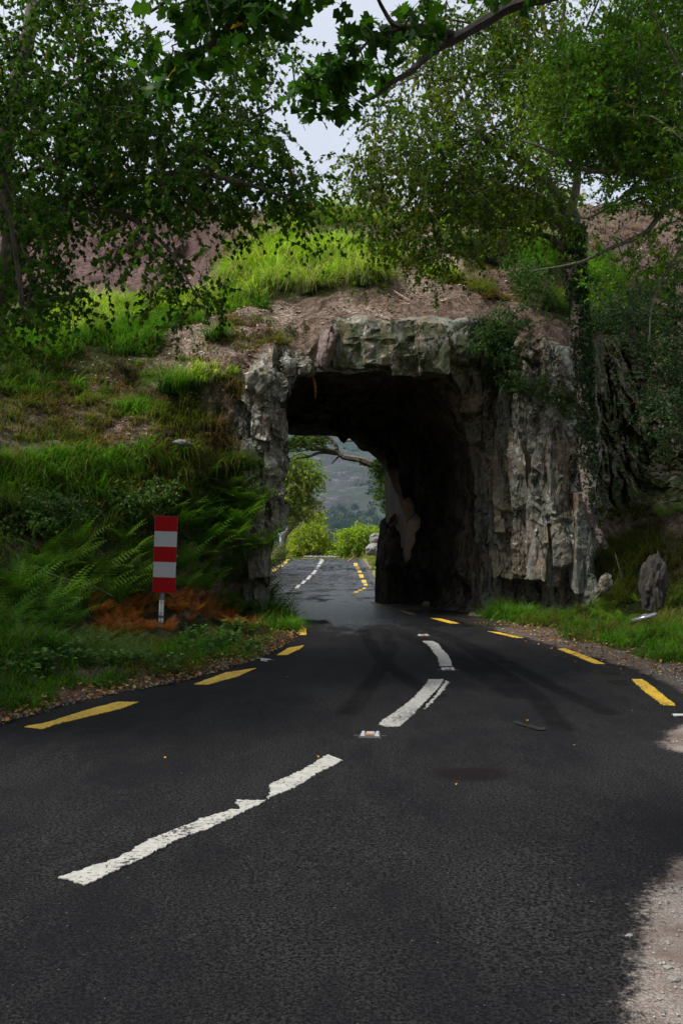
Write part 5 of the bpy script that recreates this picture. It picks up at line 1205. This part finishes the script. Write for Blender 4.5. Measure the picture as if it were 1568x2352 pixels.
# ------------------------------------------------------------------ hazard marker
def rrect(w, h, r, n=6):
    pts = []
    for cx, cy, a0 in ((w / 2 - r, h / 2 - r, 0), (-w / 2 + r, h / 2 - r, 90), (-w / 2 + r, -h / 2 + r, 180), (w / 2 - r, -h / 2 + r, 270)):
        for k in range(n + 1): a_ = math.radians(a0 + 90 * k / n); pts.append((cx + r * math.cos(a_), cy + r * math.sin(a_)))
    return pts
def text_mesh(ch, size, mat):
    cu = bpy.data.curves.new('digit_curve', 'FONT'); cu.body = ch; cu.size = size; cu.extrude = .0004; cu.offset = .010 * size; cu.align_x = 'CENTER'; cu.align_y = 'CENTER'
    ob = bpy.data.objects.new('digit_tmp', cu); COL.objects.link(ob); bpy.context.view_layer.update()
    me = bpy.data.meshes.new_from_object(ob.evaluated_get(bpy.context.evaluated_depsgraph_get())); bpy.data.objects.remove(ob); me.materials.clear(); me.materials.append(mat); return me
def marker():
    d = 15.5; b = P3(369, 1456, d)
    root = empty('marker_post', tuple(b), 'red and white banded marker plate on a grey post on the left verge', 'marker post')
    root.rotation_euler = (0, math.radians(2.0), 0)
    steel = mat_plain('galvanised_steel', (.10, .105, .115), .6, .2, .25, 30)
    u = d / F
    h_post = 95 * u
    mb = MB(); V, q = tube([(0, 0, -.3), (0, 0, .2), (0, 0, h_post + 1.05)], [.042] * 3, 20); mb.add(V, q); o = mb.build('post', steel, root, smooth=True)
    w, h = 52.5 * u, 176 * u; zc_ = h_post + h / 2 - .0; x0 = .035
    out = rrect(w, h, .025); n = len(out); y0 = -.055
    red = mat_plain('red_sheeting', (.215, .0015, .003), .6, 0, .06, 20); wh = N('white_sheeting').obj(); c = wh.mix(wh.ramp(wh.noise(260, 2, .7), .4, .6), (.235, .25, .27), (.285, .30, .32)); wh.color(c).rough(.6); wh = wh.m
    red.node_tree.nodes['Principled BSDF'].inputs['Specular IOR Level'].default_value = .1
    bk = mb = MB(); V = [(x + x0, y0 + .012, z + zc_) for x, z in out] + [(x + x0, y0, z + zc_) for x, z in out]
    mb.add(V, [tuple(range(n))[::-1][::-1], tuple(range(2 * n - 1, n - 1, -1))] + [(i, n + i, n + (i + 1) % n, (i + 1) % n) for i in range(n)]); mb.build('plate', steel, root)
    zs = [-h / 2 + h * k / 5 for k in range(6)]
    for k in range(5):
        lo, hi = zs[k], zs[k + 1]; pts = []
        ins_ = [p for p in rrect(w - .006, h - .006, .023)]
        pts = [(x, z) for x, z in ins_ if lo <= z <= hi]
        ex = [(-(w - .006) / 2, lo), ((w - .006) / 2, lo), ((w - .006) / 2, hi), (-(w - .006) / 2, hi)]
        for e_ in ex:
            if abs(e_[1]) < h / 2 - .03: pts.append(e_)
        ca = np.mean(pts, axis=0); pts.sort(key=lambda p: math.atan2(p[1] - ca[1], p[0] - ca[0]))
        m = len(pts); yy = y0 - .003; V = [(x + x0, yy, z + zc_) for x, z in pts] + [(x + x0, y0 + .001, z + zc_) for x, z in pts]
        mb = MB(); mb.add(V, [tuple(range(m))] + [(i, (i + 1) % m, m + (i + 1) % m, m + i) for i in range(m)])
        s = mb.build('band', red if k % 2 == 0 else wh, root); tag(s, 'red reflective band' if k % 2 == 0 else 'white reflective band')
    mb = MB()
    for zz in (zc_ - h * .3, zc_ + h * .3):
        V, f = box_v((0, .012, zz), (.12, .10, .035)); mb.add(V, f)
    mb.build('bracket', steel, root)
    for zz in (zc_ - h * .3, zc_ + h * .3):
        mb = MB(); V, q = tube([(.0, y0 - .002, zz), (.0, y0 - .009, zz)], [.011, .009], 10); mb.add(V, q); mb.build('bolt', steel, root)
    wm = mat_plain('sticker_white', (.62, .63, .65), .5, 0, .05); bl = mat_plain('sticker_black', (.010, .010, .012), .5)
    def sticker(zt, zb, chars):
        mb = MB(); a_ = np.linspace(-.95, .95, 13); R = .0425
        V = [(math.sin(x) * R, -math.cos(x) * R - .001, z) for z in (zt, zb) for x in a_]; mb.add(V, [(i, i + 13, i + 14, i + 1) for i in range(12)])
        s = mb.build('number_sticker', wm, root)
        n_ = len(chars); hh = (zt - zb) / n_
        for i, c in enumerate(chars):
            me = text_mesh(c, hh * 1.28, bl)
            t = link('digit', me, s); co = np.array([v.co[:] for v in me.vertices]); cx_ = (co[:, 0].min() + co[:, 0].max()) / 2; cy_ = (co[:, 1].min() + co[:, 1].max()) / 2
            zc2 = zt - hh * (i + .5)
            for v in me.vertices:
                x = (v.co.x - cx_) * 1.05; z = v.co.y - cy_; a2 = x / (R + .001); v.co = (math.sin(a2) * (R + .0022 + v.co.z), -math.cos(a2) * (R + .0022 + v.co.z), zc2 + z)
    z_of = lambda y_: (1456 - y_) * u
    zy = lambda v: 1840 / 1.5944 + v * .1494
    sticker(z_of(zy(1503)), z_of(zy(1737)), '0178'); sticker(z_of(zy(1778)), z_of(zy(1838)), '5')
marker()

# ------------------------------------------------------------------ road studs, litter, debris
IRON = mat_plain('cast_iron', (.05, .045, .045), .6, .4, .4, 60); SHO = mat_plain('worn_white_metal', (.50, .48, .52), .45, .2, .3, 40); AMB = mat_plain('amber_lens', (.42, .17, .03), .3, 0, .4, 90)
def stud(px, py, label, rz):
    p = hit(px, py); root = empty('road_stud', tuple(p), label, 'road stud', 'road studs on the centre line', rz)
    def bev(c, s, k=.006):   # box with chamfered top
        x, y, z = s[0] / 2, s[1] / 2, s[2]; V = [(-x, -y, 0), (x, -y, 0), (x, y, 0), (-x, y, 0), (-x + k, -y + k, z), (x - k, -y + k, z), (x - k, y - k, z), (-x + k, y - k, z)]
        return np.array(V) + np.array(c), [(3, 2, 1, 0), (4, 5, 6, 7), (0, 1, 5, 4), (1, 2, 6, 5), (2, 3, 7, 6), (3, 0, 4, 7)]
    mb = MB(); mb.add(*bev((0, 0, 0), (.19, .15, .014), .012)); mb.add(*box_v((0, 0, .003), (.27, .05, .008))); mb.build('casting', IRON, root)
    for s in (-1, 1):
        mb = MB(); mb.add(*bev((s * .058, 0, .012), (.042, .12, .022), .010)); mb.build('shoulder', SHO, root)
    mb = MB(); mb.add(*bev((0, .03, .012), (.076, .06, .018), .006)); mb.build('crossbar', SHO, root)
    for s in (-1, 1):
        mb = MB(); mb.add(*bev((s * .018, -.022, .012), (.030, .034, .014), .005)); mb.build('lens', AMB, root)
stud(850, 1697, 'white and amber road stud nearest the camera, before the long dash', -.1); stud(1028, 1540, 'road stud in the gap between the two curved centre dashes', 0); stud(972, 1463, 'farthest road stud, in the shade before the tunnel mouth', .3)

def leafbits():
    # fallen leaves: stuff
    n = 5200; V = []; C = []
    pal = np.array([(.16, .065, .022), (.10, .04, .018), (.22, .12, .04), (.07, .035, .02), (.20, .16, .07)])
    ys = RS.uniform(7.0, 19.5, n); side = RS.rand(n)
    x = np.where(side < .55, xl(ys) - np.abs(RS.normal(0, .28, n)) + .05, xf(ys) + RS.normal(-.05, .28, n)); 
    z = np.where((x > xl(ys)) & (x < xf(ys)), .01, .02 + .1 * np.minimum(np.where(side < .55, xl(ys) - x, x - xf(ys)), .8))
    pos = np.stack([x, ys, np.maximum(z, .01) + RS.uniform(0, .02, n)], -1)
    def scp(*a_):
        qx, qy = scat(*a_); k = ~inpoly(qx, qy, PORTAL) & ~inpoly(qx, qy, ROCKP); return qx[k], qy[k]
    qx, qy = scp(420, 880, 330, 170, 3000); sp = surf(qx, qy) + np.array([0, -.03, .03]); qx, qy = scp(960, 650, 260, 70, 1000); sp2 = surf(qx, qy) + np.array([0, -.03, .03]); qx, qy = scat(1450, 1330, 130, 100, 500); sp3 = surf(qx, qy) + np.array([0, -.02, .03])
    rd = np.stack([RS.uniform(-2.5, 3, 12), RS.uniform(4.5, 20, 12), np.full(12, .012)], -1); rd = rd[(rd[:, 0] > xl(rd[:, 1])) & (rd[:, 0] < xg(rd[:, 1]))]
    pos = np.concatenate([pos, sp, sp2, sp3, rd]); n = len(pos)
    col = pal[RS.randint(len(pal), size=n)] * RS.uniform(.6, 1.5, (n, 1)); pk = RS.rand(n) < .12; col[pk] = np.array([.30, .23, .14]) * RS.uniform(.6, 1.1, (pk.sum(), 1)); col[-len(rd):] = np.array([.40, .22, .03])
    Vv, Cc, f = leaf_polys(pos, RS.normal(size=(n, 3)) * np.array([1, 1, .25]), RS.normal(size=(n, 3)) * .35 + np.array([0, 0, 1.]), np.concatenate([RS.uniform(.025, .06, n - len(rd)), RS.uniform(.014, .03, len(rd))]), col, 'birch')
    tag(link('leaf_litter', mk_mesh('leaf_litter', Vv, [f], [mat_leaf('dead_leaves', trans=.1, rough=.8)], Cc)), 'brown fallen leaves scattered along the verges and bare slope', 'leaf litter', kind='stuff')
leafbits()

def pebbles():
    n = 2600; ys = 2.4 + 12 * RS.rand(n) ** 1.3; x = xg(ys) + RS.gamma(1.6, .35, n) + .05; ok = (x < xf(ys)) & (x < 6); x, ys = x[ok], ys[ok]; n = len(x)
    m2 = 900; y2 = RS.uniform(6, 16, m2); x2 = xl(y2) - np.abs(RS.normal(0, .12, m2)) + .04
    x = np.concatenate([x, x2]); ys = np.concatenate([ys, y2]); n = len(x); s = RS.uniform(.003, .011, n)
    t = (1 + 5 ** .5) / 2; ico = np.array([(1, 0, 0), (-1, 0, 0), (0, 1, 0), (0, -1, 0), (0, 0, 1), (0, 0, -1)], float); f0 = np.array([(0, 2, 4), (2, 1, 4), (1, 3, 4), (3, 0, 4), (2, 0, 5), (1, 2, 5), (3, 1, 5), (0, 3, 5)])
    V = np.stack([x, ys, .006 + s * .3], -1)[:, None] + ico[None] * s[:, None, None] * RS.uniform(.5, 1.2, (n, 6, 1)); col = np.repeat(RS.uniform(.08, .32, (n, 1)) * np.array([[1, .93, .88]]), 6, 0)
    m = N('pebble_stone'); m.color(m.attr('Col', 'Color')).rough(.9)
    tag(link('pebbles', mk_mesh('pebbles', V.reshape(-1, 3), [((np.arange(n) * 6)[:, None, None] + f0).reshape(-1, 3)], [m.m], col)), 'small grit and pebbles along the road edges', 'pebbles', kind='stuff')
pebbles()
def rubble():
    P_ = []
    for (a_, b_, rx, ry, n_) in [(470, 790, 130, 60, 420), (610, 730, 100, 45, 420), (830, 715, 90, 22, 260), (980, 655, 90, 40, 420), (1100, 660, 120, 30, 200), (960, 560, 70, 25, 120), (300, 890, 180, 70, 420), (340, 1010, 120, 35, 300), (560, 880, 60, 60, 90), (760, 740, 30, 40, 60), (1430, 600, 130, 60, 200), (430, 570, 90, 70, 60)]:
        qx, qy = scat(a_, b_, rx, ry, n_); k_ = ~inpoly(qx, qy, PORTAL); P_.append(surf(qx[k_], qy[k_]))
    p = np.concatenate(P_); n = len(p); s_ = .012 + .045 * RS.rand(n) ** 3
    ico = np.array([(1, 0, 0), (-1, 0, 0), (0, 1, 0), (0, -1, 0), (0, 0, 1), (0, 0, -1)], float); f0 = np.array([(0, 2, 4), (2, 1, 4), (1, 3, 4), (3, 0, 4), (2, 0, 5), (1, 2, 5), (3, 1, 5), (0, 3, 5)])
    V = p[:, None] + ico[None] * s_[:, None, None] * RS.uniform(.4, 1.4, (n, 6, 1)) * np.array([1, 1, .6]); pal = np.array([(.40, .30, .25), (.28, .20, .17), (.50, .42, .34), (.20, .13, .11)])
    col = np.repeat(pal[RS.randint(4, size=n)] * RS.uniform(.6, 1.2, (n, 1)), 6, 0); m = N('rubble_stone'); m.color(m.attr('Col', 'Color')).rough(.95)
    tag(link('rubble', mk_mesh('rubble', V.reshape(-1, 3), [((np.arange(n) * 6)[:, None, None] + f0).reshape(-1, 3)], [m.m], col)), 'small pinkish stones lying over the bare slope', 'rubble', kind='stuff')
rubble()
for k, (px, py, s, lab) in enumerate([(1546, 2272, .018, 'pale stone near the bottom right corner on the gravel'), (1544, 2061, .012, 'grey stone highest on the gravel at the right edge'), (1534, 2243, .013, 'small dark stone just above the pale one on the gravel'), (1445, 2170, .011, 'small brown stone nearest the asphalt edge')]):
    p = hit(px, py); o = lump('loose_stone', (p[0], p[1], .008), (s * 1.3, s, s * .75), GREY, 60 + k, sub=3); tag(o, lab, 'stone', 'loose stones on the gravel')

def wheel_cover():
    c = P3(1480, 1420, 14.7); root = empty('wheel_cover', tuple(c), 'silver plastic wheel cover lying tilted in the grass on the right verge', 'wheel cover')
    root.rotation_euler = (math.radians(-8), math.radians(-16), 0)
    sil = mat_plain('silver_plastic', (.42, .42, .45), .22, .7, .15, 30); blk = mat_plain('black_plastic', (.012, .012, .014), .5)
    R = .19; n = 48; a_ = np.arange(n) * 2 * math.pi / n; mb = MB()
    prof = [(R * .90, .030), (R * .96, .036), (R, .022), (R * 1.01, 0), (R * .97, -.012)]
    V = np.concatenate([np.stack([np.cos(a_) * r, np.sin(a_) * r, 0 * a_ + z], -1) for r, z in prof]); q = [(k * n + j, k * n + (j + 1) % n, (k + 1) * n + (j + 1) % n, (k + 1) * n + j) for k in range(len(prof) - 1) for j in range(n)]
    mb.add(V, q); mb.build('rim', sil, root, smooth=True)
    mb = MB()
    for k in range(7):
        t = k * 2 * math.pi / 7; d = np.array([math.cos(t), math.sin(t), 0]); s = np.array([-d[1], d[0], 0])
        V = [d * .03 - s * .022 + [0, 0, .052], d * .03 + s * .022 + [0, 0, .052], d * R * .93 + s * .034 + [0, 0, .034], d * R * .93 - s * .034 + [0, 0, .034]]; V += [v - np.array([0, 0, .012]) for v in V]
        mb.add(np.array(V), [(0, 1, 2, 3), (7, 6, 5, 4), (0, 4, 5, 1), (1, 5, 6, 2), (2, 6, 7, 3), (3, 7, 4, 0)])
    mb.build('spokes', sil, root)
    mb = MB(); V, q = tube([(0, 0, .03), (0, 0, .055), (0, 0, .06)], [.045, .042, .03], 20); mb.add(V, q); mb.build('hub', sil, root)
    mb = MB(); V, q = tube([(0, 0, -.012), (0, 0, .008)], [R * .95, R * .93], 32); mb.add(V, q); mb.build('backing', blk, root)
wheel_cover()

def rag():
    pts = [hit(a_, b_) for a_, b_ in [(1178, 1664), (1195, 1667), (1212, 1672), (1230, 1676), (1252, 1677)]]; P = spline(pts, 24); mb = MB()
    wv = .035 + .02 * np.sin(np.linspace(0, 9, 24)); wv[0] = .008; wv[-1] = .012; z = .014 + .018 * np.abs(np.sin(np.linspace(0, 7, 24)))
    V = []
    for k in range(24): V += [P[k] + [0, -wv[k], .006], P[k] + [0, 0, z[k]], P[k] + [0, wv[k], .006]]
    q = [(k * 3 + j, k * 3 + j + 1, k * 3 + j + 4, k * 3 + j + 3) for k in range(23) for j in range(2)]; mb.add(V, q)
    tag(mb.build('rubber_strip', mat_plain('black_rubber', (.0025, .0025, .0025), 1.0), smooth=True), 'twisted black strip of rubber lying on the right lane', 'rubber strip')
rag()
def litter():
    p = hit(610, 1520); m1 = mat_plain('white_card', (.5, .48, .5), .6); m2 = mat_plain('dark_card', (.02, .02, .022), .6)
    root = empty('crushed_carton', tuple(p), 'crushed black and white carton on the road edge before the second yellow dash', 'litter'); mb = MB(); V, f = box_v((0, 0, .018), (.13, .06, .03)); V[:, 2] += .012 * np.sin(V[:, 0] * 60); mb.add(V, f); mb.build('card', m1, root)
    mb = MB(); V, f = box_v((.07, -.012, .014), (.09, .07, .022)); mb.add(V, f); mb.build('sleeve', m2, root)
    p = hit(1562, 1650); root = empty('flattened_can', tuple(p), 'flattened pale can at the far right beside the last yellow dash', 'litter'); mb = MB(); V, q = tube([(-.07, 0, .015), (0, 0, .02), (.07, .01, .014)], [.024, .018, .022], 12); V[:, 2] *= .7; mb.add(V, q); mb.build('can_body', m1, root)
    mb = MB(); V, q = tube([(-.085, 0, .012), (-.07, 0, .013)], [.020, .024], 12); V[:, 2] *= .7; mb.add(V, q); mb.build('can_end', m2, root)
    o = lump('flat_stone', hit(380, 1556) + np.array([0, 0, .02]), (.07, .04, .018), GREY, 77, sub=3); tag(o, 'flat pale stone in the leaves behind the nearest yellow dash', 'stone')
litter()
def stick(name, pts, r0, r1, label, cat, mat, ends=None):
    P = spline([P3(*p) for p in pts], 20); mb = MB(); V, q = tube(P, np.linspace(r0, r1, 20), 10, rough=.2); mb.add(V, q)
    o = mb.build(name, mat, smooth=False); return tag(o, label, cat)
PALEB = mat_bark('pale_wood', (.13, .085, .055), (.34, .25, .18))
stick('cut_branch', [(1500, 690, 18.5), (1520, 700, 18.4), (1545, 708, 18.3), (1580, 712, 18.1), (1660, 705, 17.8), (1730, 690, 17)], .060, .065, 'sawn off pale branch stub poking in from the right edge', 'branch', PALEB)
stick('fallen_stick', [(905, 668, 21.6), (925, 680, 21.3), (942, 690, 21.1)], .018, .010, 'pale broken stick lying on bare soil above the lintel', 'stick', PALEB)
stick('dead_branch', [(800, 1290, 70), (812, 1278, 70), (806, 1268, 70)], .07, .03, 'pale forked dead branch standing by the far right of the crest', 'branch', PALEB)
stick('fallen_stick', [(70, 1300, 14.2), (150, 1330, 14.2), (210, 1345, 14.3), (260, 1370, 14.5)], .012, .006, 'thin pale stick caught in the shaded bracken on the left', 'stick', BARKG)
stick('ivy_root', [(1412, 1270, 18.9), (1420, 1300, 18.8), (1428, 1330, 18.7)], .009, .006, 'thin root dangling from the soil beside the right pier', 'root', BARKG)
# withered frond hanging from the lintel
V, Q, C = frond(.42, .9, 0, (.24, .12, .05), n=9, wid=.28, seed=4); me = mk_mesh('withered_frond', V, [np.array(Q)], [FERN], C); o = link('withered_frond', me); o.location = P3(716, 858, 19.5); o.rotation_euler = (0, math.radians(125), math.radians(-20)); tag(o, 'withered brown frond hanging from the roof at the notch of the arch', 'dead frond')

# warning sign seen from behind, beyond the tunnel
def far_sign():
    p = P3(644, 1268, 57); root = empty('warning_sign', (p[0], p[1], -.4), 'back of a grey diamond road sign beyond the tunnel, half hidden by the left pier', 'road sign')
    st = mat_plain('sign_back', (.42, .46, .52), .5, .3); mb = MB(); V, q = tube([(0, 0, 0), (0, 0, 2.9)], [.04, .04], 12); mb.add(V, q); mb.build('post', st, root, smooth=True)
    mb = MB(); s = .42; zc_ = 2.62; o = [(0, s), (s, 0), (0, -s), (-s, 0)]; V = [(x, -.06, z + zc_) for x, z in o] + [(x, -.045, z + zc_) for x, z in o]; mb.add(V, [(0, 1, 2, 3), (7, 6, 5, 4)] + [(i, 4 + i, 4 + (i + 1) % 4, (i + 1) % 4) for i in range(4)]); mb.build('plate', st, root)
far_sign()

# verge plants: broad leaved weeds on the near left verge
def weeds():
    r = random.Random(8); mesh = []
    for v in range(3):
        st = RS.get_state(); RS.seed(v + 50); n = 34; a_ = RS.uniform(0, 6.28, n); rr = .16 * np.sqrt(RS.rand(n)); pos = np.stack([np.cos(a_) * rr, np.sin(a_) * rr, RS.uniform(.04, .20, n)], -1)
        col = np.array([.05, .13, .02]) * RS.uniform(.7, 1.6, (n, 1)); V, C, f = leaf_polys(pos, np.stack([np.cos(a_), np.sin(a_), RS.uniform(-.2, .4, n)], -1), np.array([0, 0, 1.]) + RS.normal(size=(n, 3)) * .3, RS.uniform(.05, .085, n), col, 'birch')
        mb = MB(); mb.addarr(V, f, None); mb.c.append(C)
        for p in pos:
            T, q = tube([(p[0] * .2, p[1] * .2, 0), (p[0] * .7, p[1] * .7, p[2] * .7), tuple(p)], [.003] * 3, 3, cap=False); mb.add(T, q, (.05, .08, .02))
        mesh.append(mb); RS.set_state(st)
    ms = [m.build('weed', LEAFG) for m in mesh]; first = list(ms)
    spots = [(a_, b_) for a_, b_ in zip(*scat(200, 1545, 190, 26, 26))] + [(a_, b_) for a_, b_ in zip(*scat(500, 1485, 120, 26, 18))]
    for k, (a_, b_) in enumerate(spots):
        p = surf(np.array([a_]), np.array([b_]))[0]
        if p[0] > xl(p[1]) - .05: p[0] = xl(p[1]) - .15; p[2] = 0
        if k < 3: o = ms[k]
        else: o = ms[k % 3].copy(); COL.objects.link(o)
        o.location = p; o.scale = (r.uniform(.7, 1.2),) * 3; o.rotation_euler = (0, 0, r.uniform(0, 6))
        zone = ('at the left edge of the photo' if a_ < 110 else 'beside the start of the nearest yellow dash' if a_ < 200 else 'above the end of the nearest yellow dash' if a_ < 290 else 'straight below the marker post' if a_ < 400 else 'between the two nearest yellow dashes' if a_ < 480 else 'above the second yellow dash')
        row = 'at the asphalt' if b_ > np.interp(a_, [0, 640], [1570, 1465]) else 'farther up the verge'
        tag(o, 'broad leaved green weed ' + zone + ', ' + row, 'weed', 'broad leaved weeds ' + zone)
weeds()

# ------------------------------------------------------------------ air
def haze():
    mb = MB(); V, f = box_v((0, 3300, 950), (13600, 8600, 2100)); mb.add(V, f)
    m = bpy.data.materials.new('haze_air'); m.use_nodes = True; t = m.node_tree; t.nodes.clear()
    o = t.nodes.new('ShaderNodeOutputMaterial'); v = t.nodes.new('ShaderNodeVolumePrincipled'); v.inputs['Color'].default_value = (.46, .62, 1.0, 1); v.inputs['Density'].default_value = .000030; v.inputs['Anisotropy'].default_value = .2
    t.links.new(v.outputs[0], o.inputs['Volume']); ob = mb.build('haze', m); tag(ob, kind='stuff')
HAZE = True
if HAZE: haze()
